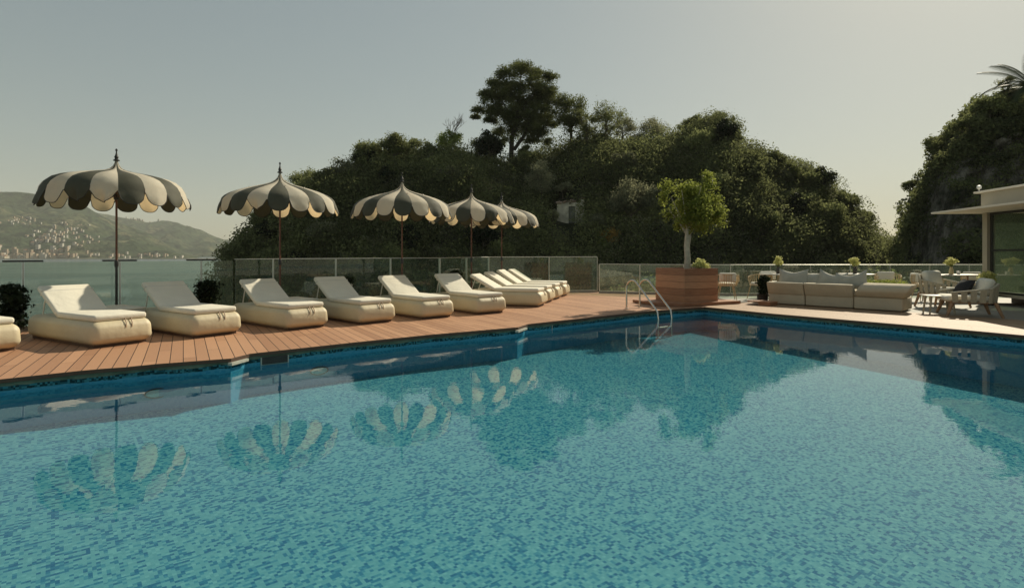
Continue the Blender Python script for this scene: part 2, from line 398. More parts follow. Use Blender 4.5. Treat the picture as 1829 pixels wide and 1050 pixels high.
def tree(name, label, base, h, crad, mat, k=14, per=150, leaf=.1, trunk=.12, sub=.38, flat=.8, bark='bark', tint=.5, cat='tree', group=None, crown_h=None, shell=(.35, .95), limbs=5, lean=(0, 0), parts=('crown', 'trunk'), aspect=.55):
    root = empty(name, base, 0, label, cat, group)
    rx, rz = crad; cz = crown_h if crown_h is not None else h-rz
    c = (lean[0], lean[1], cz)
    bl = crown(c, (rx, rx, rz), k, sub, flat, tint, .12, shell)
    P, N, T = blob_points(bl, per, .5); leaves(parts[0], P, leaf*rng.uniform(.6, 1.3, len(P)), N, T, M[mat], root, aspect)
    m = MB(); top = Vector(c)+Vector((0, 0, rz*.1))
    pts = [Vector((0, 0, -.3))]; 
    for q in (.3, .6, 1.0): pts.append(Vector((lean[0]*q+random.uniform(-.1, .1)*trunk*4, lean[1]*q, top.z*q)))
    m.tube(pts, [trunk*1.25, trunk, trunk*.75, trunk*.3], 8)
    for i in range(min(limbs, k)):
        b = bl[i*len(bl)//max(1, limbs)]; s0 = pts[2]*(.7+.3*i/limbs) if i % 2 else pts[2]; e = Vector(b[:3])
        mid = (s0+e)/2+Vector((0, 0, -.08*h))*.5
        m.tube([s0, mid, e], [trunk*.5, trunk*.34, trunk*.12], 6)
    m.build(parts[1], M[bark], root, True)
    return root

# ------------------------------------------------------------------ SETTING: pool, decks, terrace, sea
E = [gp(*p) for p in [(0, 676.5), (141, 661.5), (186, 657.5), (224, 655), (277, 649.5), (412, 639.5), (443, 631.5), (460, 629.5), (631, 611), (770, 597), (924, 584), (941, 578.5), (1160, 555), (1258, 548)]]
E = [E[0]+(E[0]-E[1]).normalized()*9] + E
C0 = E[-1]; RE = [gp(1380, 560), gp(1510, 571), gp(1619, 580), gp(1828, 598.6)]
RE.append(RE[-1]+(RE[-1]-RE[0]).normalized()*12)
left_edge = E; right_edge = RE
far_left = left_edge[0]; far_right = right_edge[-1]
water_poly = left_edge+right_edge+[Vector((far_right.x, -2.2, 0)), Vector((far_left.x, -2.2, 0))]
WZ = -.16; FZ = -.80
def inset_wall(poly, zt, zb):
    m = MB(); n = len(poly)
    for i in range(n):
        a, b = poly[i], poly[(i+1) % n]
        m.add([(a.x, a.y, zb), (b.x, b.y, zb), (b.x, b.y, zt), (a.x, a.y, zt)], [(0, 1, 2, 3)])
    bm = bmesh.new(); f = bm.faces.new([bm.verts.new((p.x, p.y, zb)) for p in poly])
    for off in (1, 2.5, 4, 6, 8):       # the floor dips towards the middle of the pool
        bmesh.ops.bisect_plane(bm, geom=list(bm.verts)+list(bm.edges)+list(bm.faces), plane_co=poly[0]+NL*off, plane_no=NL)
    bmesh.ops.triangulate(bm, faces=[f for f in bm.faces if len(f.verts) > 4])
    for v in bm.verts: v.co.z = fz(v.co)
    m.bm(bm); return m
NL = Vector((.626, -.78, 0))
def fz(p): return -.56-.050*min(8, max(0, (Vector((p.x, p.y, 0))-E[2]).dot(NL)))
tag(inset_wall(water_poly, -.045, -1.2).build("pool_basin", M['mosaic'], fix=False), kind='structure')
m = MB(); m.add([(p.x, p.y, WZ) for p in water_poly], [tuple(reversed(range(len(water_poly))))])
tag(m.build("pool_water", M['water'], fix=False), kind='structure')
# fence line
F0 = Vector((-8.5, 9.9, 0)); FD = Vector((.77, .638, 0)); 
fence_pts = [F0+FD*t_ for t_ in (-7.0, -5.6, -4.2, -2.8, -1.4, 0, 1.39, 2.77, 4.19, 5.62, 7.05, 8.51)]+[Vector((-.76, 18.5, 0)), Vector((1.25, 19.25, 0)), Vector((2.93, 19.6, 0))]
OV = .025
def offset_in(poly_pts, d):      # small overhang over the water
    out = []
    for i, p in enumerate(poly_pts):
        a = poly_pts[max(i-1, 0)]; b = poly_pts[min(i+1, len(poly_pts)-1)]; t_ = (b-a).normalized(); out.append(p+Vector((t_.y, -t_.x, 0))*d)
    return out
le = offset_in(left_edge, OV)
deck_poly = le[:-1]+[C0+Vector((.0, -.03, 0))]+[C0+U1*.9, Vector((4.3, 20.3, 0)), Vector((2.93, 19.7, 0))]+[p+Vector((-.05, .1, 0)) for p in reversed(fence_pts[:-1])]
m = MB(); m.prism([(p.x, p.y) for p in deck_poly], -.045, 0)
deck = m.build("deck", [M['deck'], M['edge']])
me = deck.data; me.polygons.foreach_set('material_index', [0 if p.normal.z > .5 else 1 for p in me.polygons]); tag(deck, kind='structure')
# right walkway strip
W = 2.68
rs = [C0]+right_edge
strip_poly = [p-U1*OV for p in rs]+[p+U1*W for p in reversed(rs)]
m = MB(); m.prism([(p.x, p.y) for p in strip_poly], -.045, .003)
st = m.build("poolside_walkway", [M['strip'], M['edge']]); me = st.data
me.polygons.foreach_set('material_index', [0 if p.normal.z > .5 else 1 for p in me.polygons]); tag(st, kind='structure')
ter = [C0+U1*.9+U2*-.8, Vector((3.2, 19.6, 0)), Vector((7, 18.3, 0)), Vector((17, 19.2, 0)), Vector((30, 19.5, 0)), Vector((30, -6, 0)), rs[-1]+U1*(W-.1), C0+U1*(W-.1)]
m = MB(); m.prism([(p.x, p.y) for p in ter], -.3, -.004)
tag(m.build("terrace", M['stone']), kind='structure')
# near side paving behind the camera
m = MB(); m.box(far_left.x-3, 30, -9, -2.2, -.3, 0); tag(m.build("near_paving", M['stone']), kind='structure')
# ground under the decks (retaining mass)
m = MB(); gpoly = [(-16, -9), (30, -9), (30, 20.2), (17, 19.8), (3.0, 19.9), (-.9, 18.8), (-2.1, 15.7), (-16.5, 4.2)]
m.prism(gpoly, -13, -.95); tag(m.build("rock_ground", simple("terrace rock", (.16, .15, .12), .9, var=.3, scale=.8, bump=1, bdist=.1)), kind='structure')
m = MB(); m.add([(p[0], p[1], z_) for p in gpoly for z_ in (-.95, -.32)], [])
n = len(gpoly)
m.add([], [])
for i in range(n): m.f.append((2*i, 2*((i+1) % n), 2*((i+1) % n)+1, 2*i+1)); m.mi.append(0)
tag(m.build("retaining_curb", M['curb'], fix=False), kind='structure')
SEA = -12.0
m = MB(); m.add([(-3400, -300, SEA), (3400, -300, SEA), (3400, 3900, SEA), (-3400, 3900, SEA)], [(0, 1, 2, 3)])
tag(m.build("sea", M['sea'], fix=False), kind='structure')

# notch blocks and skimmer openings of the pool
for (a, b, lab) in ((gp(413, 641), gp(443, 633), "white stone corner block under the deck step near the second striped parasol"), (gp(925, 585.5), gp(941, 580), "white stone corner block under the deck step near the turned loungers")):
    r_ = empty("corner_block", (a+b)/2, math.atan2((b-a).y, (b-a).x), lab, "stone block"); L = (b-a).length
    m = MB(); m.box(-L/2, L/2, -.012, .05, -.085, -.05); m.build("block", M['wstone'], r_)
for (x, yy, lab) in ((490, 628, "dark skimmer slot with pale cheeks below the deck near the second parasol"), (972, 576.5, "dark skimmer slot with pale cheeks below the deck near the pool corner")):
    p = gp(x, yy-2.0); r_ = empty("pool_skimmer", p, math.atan2(U1.y, U1.x)+R(-2), lab, "skimmer")
    m = MB(); m.box(-.17, .17, -.035, .02, -.17, -.075); m.build("opening", M['blackmetal'], r_)
    m = MB(); m.box(-.185, -.17, -.037, .02, -.175, -.075); m.box(.17, .185, -.037, .02, -.175, -.075); m.box(-.17, .17, -.037, .02, -.18, -.172); m.build("frame", M['wstone'], r_)
for (x, d, zc, lab) in ((281, 6.72, -.36, "oval underwater light in the pool wall below the second lounger"), (570, 8.75, -.36, "oval underwater light in the pool wall below the fourth lounger")):
    q = min(range(len(E)-1), key=lambda i: abs((CX+FPX*(E[i].x+E[i+1].x)/2/((E[i].y+E[i+1].y)/2))-x) if E[i].y > 0 else 1e9)
    a, b = E[q], E[q+1]; rr = (x-CX)/FPX; den = (b-a).x-rr*(b-a).y; s_ = (rr*a.y-a.x)/den; p = a+(b-a)*s_
    r_ = empty("pool_light", (p.x, p.y, zc), math.atan2((b-a).y, (b-a).x), lab, "pool light")
    m = MB(); m.tube([(.13*math.cos(k*math.pi/12), -.012, .055*math.sin(k*math.pi/12)) for k in range(24)], .008, 6, closed=True); m.build("rim", M['blackmetal'], r_)
    m = MB(); m.add([(.125*math.cos(k*math.pi/12), -.008, .05*math.sin(k*math.pi/12)) for k in range(24)], [tuple(range(24))]); m.build("lens", simple("lamp lens", (.25, .5, .5), .3), r_)

# ------------------------------------------------------------------ glass fences
def fence(pts, h, label, cap_posts=(), toprail=True, skip=(), base=.08, pw=.022, first_gap=False):
    root = empty("glass_fence", pts[0], 0, label, "fence")
    o = pts[0]
    for i in range(len(pts)-1):
        a, b = pts[i]-o, pts[i+1]-o; d = (b-a).normalized(); nn = Vector((d.y, -d.x, 0))*.006
        m = MB(); a2, b2 = a+d*.02, b-d*.02
        m.add([(*(p+s*nn).xy, z_) for p in (a2, b2) for s in (1, -1) for z_ in (base, h)], [(0, 1, 5, 4), (2, 6, 7, 3), (1, 3, 7, 5), (0, 4, 6, 2), (0, 2, 3, 1), (4, 5, 7, 6)])
        m.build("glass_panel", M['glass'], root)
        if toprail:
            m = MB(); m.tube([a+Vector((0, 0, h+.008)), b+Vector((0, 0, h+.008))], .011, 6); m.build("top_rail", M['rail'], root)
    for i, p in enumerate(pts):
        if i in skip: continue
        q = p-o; d = (pts[min(i+1, len(pts)-1)]-pts[max(i-1, 0)]).normalized(); mt = Matrix.Translation(q) @ Matrix.Rotation(math.atan2(d.y, d.x), 4, 'Z')
        m = MB(); m.box(-pw/2, pw/2, -.03, .03, 0, h, mat=mt); m.build("post", M['rail'], root)
        if i in cap_posts: m = MB(); m.box(-.27, .27, -.022, .022, h+.004, h+.034, mat=mt); m.build("cap_bar", M['frame'], root)
    m = MB()
    for i in range(len(pts)-1):
        a, b = pts[i]-o, pts[i+1]-o; d = (b-a); mt = Matrix.Translation(a) @ Matrix.Rotation(math.atan2(d.y, d.x), 4, 'Z')
        m.box(0, d.length, -.045, .045, 0, base-.003, mat=mt)
    m.build("base_channel", M['curb'], root)
    return root
FM = F0+FD*3.40
fence(fence_pts[:8]+[FM+FD*-.02], 1.19, "glass balustrade open to the sea at left with short dark cap bars on its posts", (4, 5, 6, 7), toprail=False, skip=(8,))
fence([FM]+fence_pts[8:12]+[fence_pts[11]+(fence_pts[12]-fence_pts[11])*.5]+fence_pts[12:], 1.21, "tall glass balustrade behind the striped parasols, ending beside the pool ladder", skip=(0,))
f2 = [Vector((2.95, 19.25, 0)), Vector((4.2, 18.7, 0)), Vector((5.5, 18.25, 0))]+[Vector((6.9+1.28*k, 18.0+.03*k, 0)) for k in range(13)]
fence(f2, .97, "lower glass balustrade behind the wooden planter and the terrace chairs")

# ------------------------------------------------------------------ sun loungers
def lounger(p, ang, label):
    """p front-left ground corner, ang direction of the width axis; local x = width, local y = towards the head"""
    root = empty("sun_lounger", p, ang, label, "sun lounger", "cream sun loungers in a row on the deck")
    Wd, L, H = .83, 2.08, .365
    def bulge(bm):
        for v in bm.verts:
            zr = (v.co.z+H/2)/H; f = math.sin(math.pi*min(1, max(0, zr)))
            f = math.sin(math.pi*min(1, max(0, zr))**.75); v.co.x *= 1+.04*f-(.07 if zr < .06 else 0); v.co.y += (-.055*f+(.015 if zr < .3 else 0)*(1-zr/.3) if v.co.y < 0 else .02*f)
    m = MB(); m.rbox(Wd-.03, L-.02, H-.02, .10, 6, (Wd/2, L/2, .03+(H-.02)/2), fn=bulge); m.build("base", M['vinyl'], root, True)
    m = MB(); m.box(.06, Wd-.06, .07, L-.07, 0, .045); m.build("plinth", M['edge'], root)
    # piping seam on the front edges
    m = MB(); m.rbox(Wd-.12, 1.17, .09, .035, 4, (Wd/2, .05+.585, H+.050)); 
    mt = m.build("mattress", M['mattress'], root, True)
    mb = MB(); ta = R(31+random.uniform(-2.5, 2)); mx_ = Matrix.Translation((Wd/2, 1.215, H+.03)) @ Matrix.Rotation(ta, 4, 'X')
    mb.rbox(Wd-.12, .76, .09, .035, 4, (0, .38, .020), mat=mx_); bk = mb.build("backrest", M['mattress'], root, True)
    mb = MB(); mb.rbox(Wd-.115, .02, .095, .003, 1, (0, .60, .020), mat=mx_); mb.build("head_strap", M['greycloth'], bk, True)
    top = mx_ @ Vector((0, .60, -.03))
    for sx in (-.28, .28):
        m = MB(); m.tube([(Wd/2+sx, top.y, top.z), (Wd/2+sx, top.y+.10, H+.02)], .011, 6); m.build("strut", M['white'], root, True)
    for sx in (-.03, .05):
        m = MB(); m.tube([(Wd*.60+sx, .10, H+.012), (Wd*.60+sx-.012, .035, H+.018), (Wd*.60+sx-.02, -.015, H-.035), (Wd*.60+sx-.03, -.03, H-.10)], .007, 6); m.build("pull_strap", M['leg'], root, True)
    return root
LP = [((-5.9, 7.98), 60, "cream sun lounger second from the left, between the leafy shrub and the first parasol pole"),
      ((-5.02, 8.92), 56, "cream sun lounger third from the left, just right of the first parasol pole"),
      ((-3.89, 9.81), 51, "cream sun lounger below the second striped parasol, half its backrest in sun"),
      ((-2.86, 10.64), 47, "cream sun lounger with shaded backrest, just right of the second parasol pole"),
      ((-1.83, 11.5), 43, "cream sun lounger just left of the third parasol pole"),
      ((-.76, 12.4), 40, "cream sun lounger just right of the third parasol pole, left of the turned ones"),
      ((.69, 14.15), 74, "nearest of the four turned cream loungers under the far parasols"),
      ((.98, 15.35), 74, "second nearest of the four turned cream loungers"),
      ((1.29, 16.44), 74, "third of the four turned cream loungers, one before the farthest"),
      ((1.62, 17.6), 74, "farthest of all cream loungers, near the end of the tall glass balustrade")]
for (p, a, lab) in LP: lounger((*p, 0), R(a), lab)
lounger((-7.25+.02, 7.22, 0), R(62), "cream sun lounger cut off by the left edge of the picture")

def side_box(p, ang, label, w=.42, l=.85):
    r_ = empty("side_table", p, ang, label, "side table")
    m = MB(); m.rbox(w, l, .385, .012, 2, (0, 0, .2)); m.build("body", M['greycloth'], r_, True)
    m = MB(); m.rbox(w+.02, l+.02, .03, .006, 2, (0, 0, .41)); m.build("table_top", M['mattress'], r_, True)
side_box((-6.78, 9.86, 0), R(57), "pale box side table at the foot of the first parasol")
side_box((-3.35-1.05, 10.45+1.25, 0), R(49), "pale box side table beside the second parasol pole")
side_box((-2.45, 13.15, 0), R(42), "pale box side table beside the third parasol pole")

# ------------------------------------------------------------------ striped parasols
PROF = [(0.012, 3.07), (.03, 2.99), (.055, 2.935), (.10, 2.885), (.18, 2.848), (.32, 2.812), (.50, 2.775), (.68, 2.735), (.84, 2.69), (.96, 2.635), (1.05, 2.555), (1.10, 2.47), (1.12, 2.395)]
PROF2 = [(0.012, 3.07), (.028, 2.99), (.05, 2.93), (.095, 2.875), (.17, 2.825), (.32, 2.765), (.50, 2.71), (.68, 2.655), (.84, 2.60), (.96, 2.545), (1.05, 2.485), (1.10, 2.43), (1.12, 2.38)]
FLAP = [(1.135, 2.36), (1.15, 2.30), (1.155, 2.24), (1.15, 2.185), (1.135, 2.13)]
def parasol(p, rz, label, scale=1.0, seed=0, flip=()):
    rd = random.Random(seed)
    root = empty("striped_parasol", p, rz, label, "parasol", "striped scalloped parasols along the loungers")
    root.scale = (scale, scale, scale)
    NP = 18; nt = 10; m = MB(); pipes = []; 
    PF = PROF if seed == 1 else PROF2; prof = PF+FLAP; nr = len(PF)
    for k in range(NP):
        a0, a1 = 2*math.pi*k/NP, 2*math.pi*(k+1)/NP; vs = []; mess = rd.uniform(-.02, .05); curl = rd.uniform(-.5, .5)
        wind = k in flip
        nrow = nr+8
        for i in range(nrow):
            for j in range(nt+1):
                t_ = j/nt; a = a0+(a1-a0)*t_; ch = math.cos((a1-a0)/2)/math.cos(a-(a0+a1)/2); bow = math.sin(math.pi*t_)
                if i < nr:
                    r, z_ = prof[i]; s_ = r/1.115
                    rr = r*(1*(1-s_)+ch*s_)+.012*s_*bow; zz_ = z_+.030*s_*bow*(1 if i < nr-1 else .8)
                else:
                    q = (i-nr+1)/8; lob = (max(0, 1-(abs(2*t_-1))**2.3))**.62
                    dl = .235*q*lob+.008*q
                    r0, z0 = prof[nr-1]; r, z_ = r0+.05*math.sin(min(1, dl/.3)*math.pi*.75), z0-dl
                    rr = r*ch+.012*bow; zz_ = z_+.024*bow
                    rr += mess*dl*2.5+.03*curl*(t_-.5)*dl*4+.012*math.sin(t_*9+k)*q
                    if wind: rr -= dl*(.35+.3*math.sin(t_*7)); zz_ += dl*.15*t_; a += .05*q*math.sin(t_*6)
                vs.append((rr*math.cos(a), rr*math.sin(a), zz_))
        fs = [(i*(nt+1)+j, i*(nt+1)+j+1, (i+1)*(nt+1)+j+1, (i+1)*(nt+1)+j) for i in range(nrow-1) for j in range(nt)]
        m.add(vs, fs, k % 2); pipes.append([Vector(v_)+Vector((0, 0, -.003)) for v_ in vs[-(nt+1):]])
    can = m.build("canopy", [M['cream_um'], M['dark_um']], root, True, fix=False)
    m = MB()
    for pp in pipes: m.tube(pp, .0065, 5)
    m.build("scallop_trim", M['trim'], can)
    m = MB(); m.tube([(0, 0, .06), (0, 0, 1.15)], .021, 12); m.build("lower_pole", M['blackmetal' if seed == 1 else 'pole'], root, True)
    m = MB(); m.tube([(0, 0, 1.15), (0, 0, 3.04)], .018, 12); m.build("upper_pole", M['pole'], root, True)
    m = MB(); m.lathe([(.03, 1.10), (.034, 1.12), (.034, 1.2), (.026, 1.22)], 12); m.build("pole_joint", M['blackmetal'], root, True)
    m = MB(); m.lathe([(.05, 3.03), (.052, 3.045), (.03, 3.06), (.026, 3.08), (.036, 3.10), (.022, 3.13), (.012, 3.17), (.009, 3.2), (.017, 3.215), (.019, 3.23), (.012, 3.25), (.002, 3.255)], 12); m.build("finial", M['trim'], root, True)
    m = MB(); m.lathe([(.035, 2.32), (.045, 2.34), (.045, 2.40), (.03, 2.42)], 12); m.build("hub", M['blackmetal'], root, True)
    for k in range(9):
        a = 2*math.pi*(2*k)/NP; cs, sn = math.cos(a), math.sin(a)
        m = MB(); m.tube([(r*cs, r*sn, z_-.015) for r, z_ in PF[3:]], .006, 5); rb = m.build("rib", M['pole'], root)
        m = MB(); m.tube([(.04*cs, .04*sn, 2.37), (.62*cs, .62*sn, 2.70)], .006, 5); m.build("stay", M['pole'], rb)
    m = MB(); m.lathe([(.22, 0), (.23, .01), (.23, .045), (.05, .06), (.032, .07), (.032, .30), (.02, .31)], 20); m.build("base", M['blackmetal'], root, True)
    m = MB(); m.tube([(0.03, 0, .36), (.09, 0, .36)], .012, 6); m.build("clamp_knob", M['blackmetal'], root)
    return root
PL = [(208, 10.4, 2, 1.0, 1, (13, 14), "striped scalloped parasol nearest the camera, standing before the sea"),
      (500, 11.95, 7, 1.0, 2, (12,), "second striped parasol from the left, before the left end of the wooded islet"),
      (718, 13.45, 4, 1.0, 3, (), "middle striped parasol of the five"),
      (842, 15.8, 11, 1.0, 4, (13,), "fourth striped parasol from the left, partly in front of the farthest one"),
      (896, 17.9, 5, 1.0, 5, (), "farthest striped parasol, rightmost of the five")]
for x, d, rz, sc, sd, fl, lab in PL: parasol(at(x, d), R(rz*3), lab, sc, sd, fl)

# ------------------------------------------------------------------ dark leafy shrubs along the fence
def dark_shrub(p, h, w, label, base_h=.12):
    root = empty("leafy_shrub", p, random.uniform(0, 6), label, "shrub", "dark potted shrubs along the balustrade")
    bl = [[random.uniform(-.05, .05), random.uniform(-.05, .05), base_h+(h-base_h)*(k+.5)/5, w/2*random.uniform(.85, 1.1), w/2*random.uniform(.85, 1.1), (h-base_h)/6.5, .5+random.uniform(-.2, .2)] for k in range(5)]
    P, N, T = blob_points(bl, 420, .3); leaves("foliage", P, .032*rng.uniform(.7, 1.4, len(P)), N, T, M['f_dark'], root, .6)
    m = MB(); m.lathe([(.10, 0), (.13, .02), (.15, .2), (.16, .23), (.145, .24)], 16); m.build("pot", M['blackmetal'], root, True)
    m = MB(); m.tube([(0, 0, .1), (.01, 0, h*.8)], .014, 6); m.build("stem", M['bark'], root)
dark_shrub(at(22, 9.5), .79, .42, "dark leafy shrub left of the second lounger, at the left edge of the picture")
dark_shrub(at(372, 11.3), .77, .40, "dark leafy shrub between the first two parasol poles")
dark_shrub(at(620, 13.2), .77, .34, "dark leafy shrub between the second and the third parasol")
dark_shrub(at(817, 15.2), .85, .36, "dark leafy shrub left of the fourth parasol pole")
dark_shrub(gp(1362, 540), .70, .26, "dark twisted shrub at the left end of the beige sofa")

# ------------------------------------------------------------------ pool ladder
lad = empty("pool_ladder", gp(1143, 550), 0, "steel pool ladder with two curved handrails at the far corner of the pool", "pool ladder")
o = Vector(lad.location)
wd = U1*.50
for k in range(2):
    f_ = gp(1119, 551.5)+wd*k-o; e_ = at(1174, 12.95)+wd*k-o
    dd = (e_-f_); pts = [f_, f_+Vector((0, 0, .5))]
    for s_ in range(1, 8):
        a = math.pi*(1-s_/8*.83); rr = .20; ctr = f_+dd.normalized()*rr+Vector((0, 0, .5)); pts.append(ctr+dd.normalized()*rr*math.cos(a)+Vector((0, 0, rr*math.sin(a))))
    pts += [e_+Vector((0, 0, .02)), e_+Vector((0, 0, -.14))+dd.normalized()*.03, e_+Vector((0, 0, -.7))+dd.normalized()*.03]
    m = MB(); m.tube(pts, .0215, 12); m.build("handrail", M['steel'], lad, True)
    m = MB(); m.lathe([(.045, .003), (.045, .012), (.025, .02)], 16, tuple(f_)); m.build("foot_flange", M['steel'], lad, True)
for zz_ in (-.35, -.6):
    e_ = at(1174, 12.95)-o+Vector((0, 0, zz_)); m = MB(); m.tube([e_+U2*.03, e_+wd+U2*.03], .02, 8); m.build("step", M['steel'], lad, True)

# ------------------------------------------------------------------ wooden planter with tree
pa = R(25); pc = Vector((4.40, 14.52, 0))
pl = empty("wooden_planter", pc, pa, "large square planter of reddish horizontal boards at the far pool corner", "planter")
S = 1.13
m = MB(); m.prism([(-.22, -.18), (S+.62, -.18), (S+.62, S+.2), (-.62, S+.2), (-.62, .3)], .012, .085); m.build("platform", M['planter'], pl)
for k in range(5):
    m = MB(); z0 = .085+k*.174; z1 = z0+.167
    for (x0, x1, y0, y1) in ((0, S, 0, .035), (0, S, S-.035, S), (0, .035, .036, S-.036), (S-.035, S, .036, S-.036)): m.box(x0, x1, y0, y1, z0, z1)
    m.build("side_board", M['planter'], pl)
m = MB(); m.box(.037, S-.037, .037, S-.037, .09, .90); m.build("soil", M['soil'], pl)
pm = Matrix.Translation(pc) @ Matrix.Rotation(pa, 4, 'Z')
tb = at(1227, 15.1, .9)
ft = empty("potted_tree", tb, 0, "young yellow-green tree with pale trunk growing in the wooden planter", "tree")
bl = []
for i in range(58):
    d = rng.normal(size=3); d /= np.linalg.norm(d); q = rng.uniform(.35, 1.0)
    c_ = np.array([.24, 0, 1.66])+d*np.array([.70, .70, .80])*q
    if c_[2] < 1.05 and abs(c_[0]-.05) < .2: c_[2] += .25
    s_ = rng.uniform(.17, .30); bl.append([*c_, s_, s_, s_*.75, .5+rng.normal()*.14])
bl += [[.80, 0, 1.55, .22, .2, .16, .6], [.62, 0, 2.25, .2, .2, .16, .55], [-.55, 0, 2.2, .22, .2, .2, .45], [-.62, 0, 1.9, .16, .2, .2, .5], [.55, 0, 2.5, .18, .18, .14, .6]]
P, N, T = blob_points(bl, 210, .6); leaves("crown", P, .042*rng.uniform(.6, 1.35, len(P)), N, T, M['f_ficus'], ft, .5)
m = MB(); m.tube([(0, 0, -.05), (.015, 0, .3), (-.005, 0, .62), (.03, 0, .9), (.04, 0, 1.3)], [.085, .08, .075, .085, .045], 12)
for e_ in ((-.45, .1, 1.6), (.5, -.1, 1.5), (.15, .3, 2.0), (.3, -.25, 2.2), (-.2, -.2, 2.1), (.65, 0, 1.8), (-.4, .1, 1.95)):
    e_ = Vector(e_); m.tube([(.03, 0, .88), Vector((.03, 0, .9)).lerp(e_, .5)+Vector((0, 0, .05)), e_], [.032, .018, .005], 7)
m.build("trunk", M['palebark'], ft, True)
def flower_bush(p, r, h, label, mat='f_flower', leaf=.03, n=900, cat="flowers", name="flower_bush", group=None):
    root = empty(name, p, 0, label, cat, group); bl = crown((0, 0, h*.55), (r, r, h*.5), 14, .38, .8, .55, .15)
    P, N, T = blob_points(bl, n//14, .4); leaves("blossoms" if mat == 'f_flower' else "foliage", P, leaf*rng.uniform(.6, 1.3, len(P)), N, T, M[mat], root, .7)
    m = MB()
    for b in bl[:6]: m.tube([(0, 0, -.02), (b[0]*.4, b[1]*.4, b[2]*.5), b[:3]], .006, 5)
    m.build("stems", M['f_lime'], root); return root
flower_bush(at(1251, 14.95, .90), .24, .30, "low cream and lime flowers in the planter beside the tree trunk")

# ------------------------------------------------------------------ sofa
def slab(prof, x0, x1, seg=.03):
    """extruded outline in the y-z plane with rounded rims"""
    bm = bmesh.new(); a = [bm.verts.new((x0, p[0], p[1])) for p in prof]; f = bm.faces.new(a)
    r = bmesh.ops.extrude_face_region(bm, geom=[f]); vs = [g for g in r['geom'] if isinstance(g, bmesh.types.BMVert)]
    bmesh.ops.translate(bm, verts=vs, vec=(x1-x0, 0, 0)); bmesh.ops.recalc_face_normals(bm, faces=list(bm.faces))
    bmesh.ops.bevel(bm, geom=list(bm.edges), offset=seg, segments=3, profile=.5, affect='EDGES'); return bm
sp = gp(1369, 543); se = gp(1614, 558.5); sdv = (se-sp); sofa = empty("sofa", sp, math.atan2(sdv.y, sdv.x), "long beige modular sofa seen from behind, standing on the terrace", "sofa")
Ls = sdv.length; xs = [0, .92, 2.03, Ls]
# local +y runs away from the pool
for i in range(2):
    m = MB(); m.bm(slab([(.10, 0.02), (.98, .02), (.98, .30), (.10, .30)], xs[i]+.01, xs[i+1]-.01)); m.build("seat_base", M['sofa'], sofa, True)
    m = MB(); m.bm(slab([(.085, .27), (-.05, .585), (.17, .60), (.30, .30)], xs[i]+.008, xs[i+1]-.008)); m.build("backrest", M['sofa'], sofa, True)
    m = MB(); m.bm(slab([(.25, .30), (1.0, .30), (1.02, .43), (.24, .44)], xs[i]+.015, xs[i+1]-.015)); m.build("seat_cushion", M['sofa'], sofa, True)
m = MB(); m.bm(slab([(.05, 0.02), (1.0, .02), (1.0, .31), (.05, .31)], xs[2]+.01, Ls-.03)); m.build("seat_base", M['sofa'], sofa, True)
m = MB(); bm = slab([(.03, .31), (-.07, .46), (-.03, .57), (.08, .63), (.45, .635), (.60, .58), (.62, .31)], xs[2]+.012, Ls+.02, .05)
for v_ in bm.verts:
    if v_.co.z > .42 and v_.co.x > xs[2]+.4: v_.co.x += .10*(v_.co.z-.31)/.2
    if v_.co.z > .42 and v_.co.x < xs[2]+.4: v_.co.x += .12*(v_.co.z-.31)/.25
m.bm(bm); m.build("armrest", M['sofa'], sofa, True)
SM = Matrix.Translation(sp) @ Matrix.Rotation(math.atan2(sdv.y, sdv.x), 4, 'Z')
def pillow(x, y, z_, w, h, label, mat='pillow', tilt=-16, dip=.10, rz=0, roll=0):
    loc = SM @ Vector((x, y, z_)); root_rz = math.atan2(sdv.y, sdv.x)+R(rz)
    bm = bmesh.new(); n = 12; grid = {}
    for sgn in (1, -1):
        for i in range(n+1):
            for j in range(n+1):
                u, v_ = i/n*2-1, j/n*2-1
                if sgn == -1 and (i in (0, n) or j in (0, n)): grid[(sgn, i, j)] = grid[(1, i, j)]; continue
                th = .11*((1-u*u)*(1-v_*v_))**.45
                ear = dip*max(0, v_)*(1-abs(u)**1.6); pinch = 1-.10*(1-abs(v_)**2)*0
                X = u*w/2*(1-.07*(1-abs(v_)**1.5)*abs(u)); Z = h/2+v_*h/2*(1-.05*(1-abs(u)))-ear
                grid[(sgn, i, j)] = bm.verts.new((X, sgn*th, Z))
    for sgn in (1, -1):
        for i in range(n):
            for j in range(n):
                q = [grid[(sgn, i, j)], grid[(sgn, i+1, j)], grid[(sgn, i+1, j+1)], grid[(sgn, i, j+1)]]
                bm.faces.new(q if sgn == 1 else q[::-1])
    mt = Matrix.Rotation(R(roll), 4, 'Y') @ Matrix.Rotation(R(tilt), 4, 'X')
    m = MB(); m.bm(bm, 0, mt); o = m.build("pillow", M[mat], None, True); o.location = loc; o.rotation_euler = (0, 0, root_rz); tag(o, label, "pillow")
    return o
pillow(.52, .34, .46, .74, .50, "pale pillow with two raised corners, leftmost on the sofa", dip=.10)
pillow(.98, .46, .46, .52, .42, "pale pillow half hidden behind the leftmost sofa pillow", dip=.05)
pillow(1.42, .36, .47, .66, .46, "grey pillow leaning on the middle of the sofa back", dip=.11, roll=8)
pillow(1.93, .34, .47, .70, .46, "grey pillow leaning next to the sofa armrest", dip=.12, roll=-8)
pillow(1.53, .48, .42, .52, .36, "striped grey pillow lying between the two middle sofa pillows", dip=.02, tilt=-55)

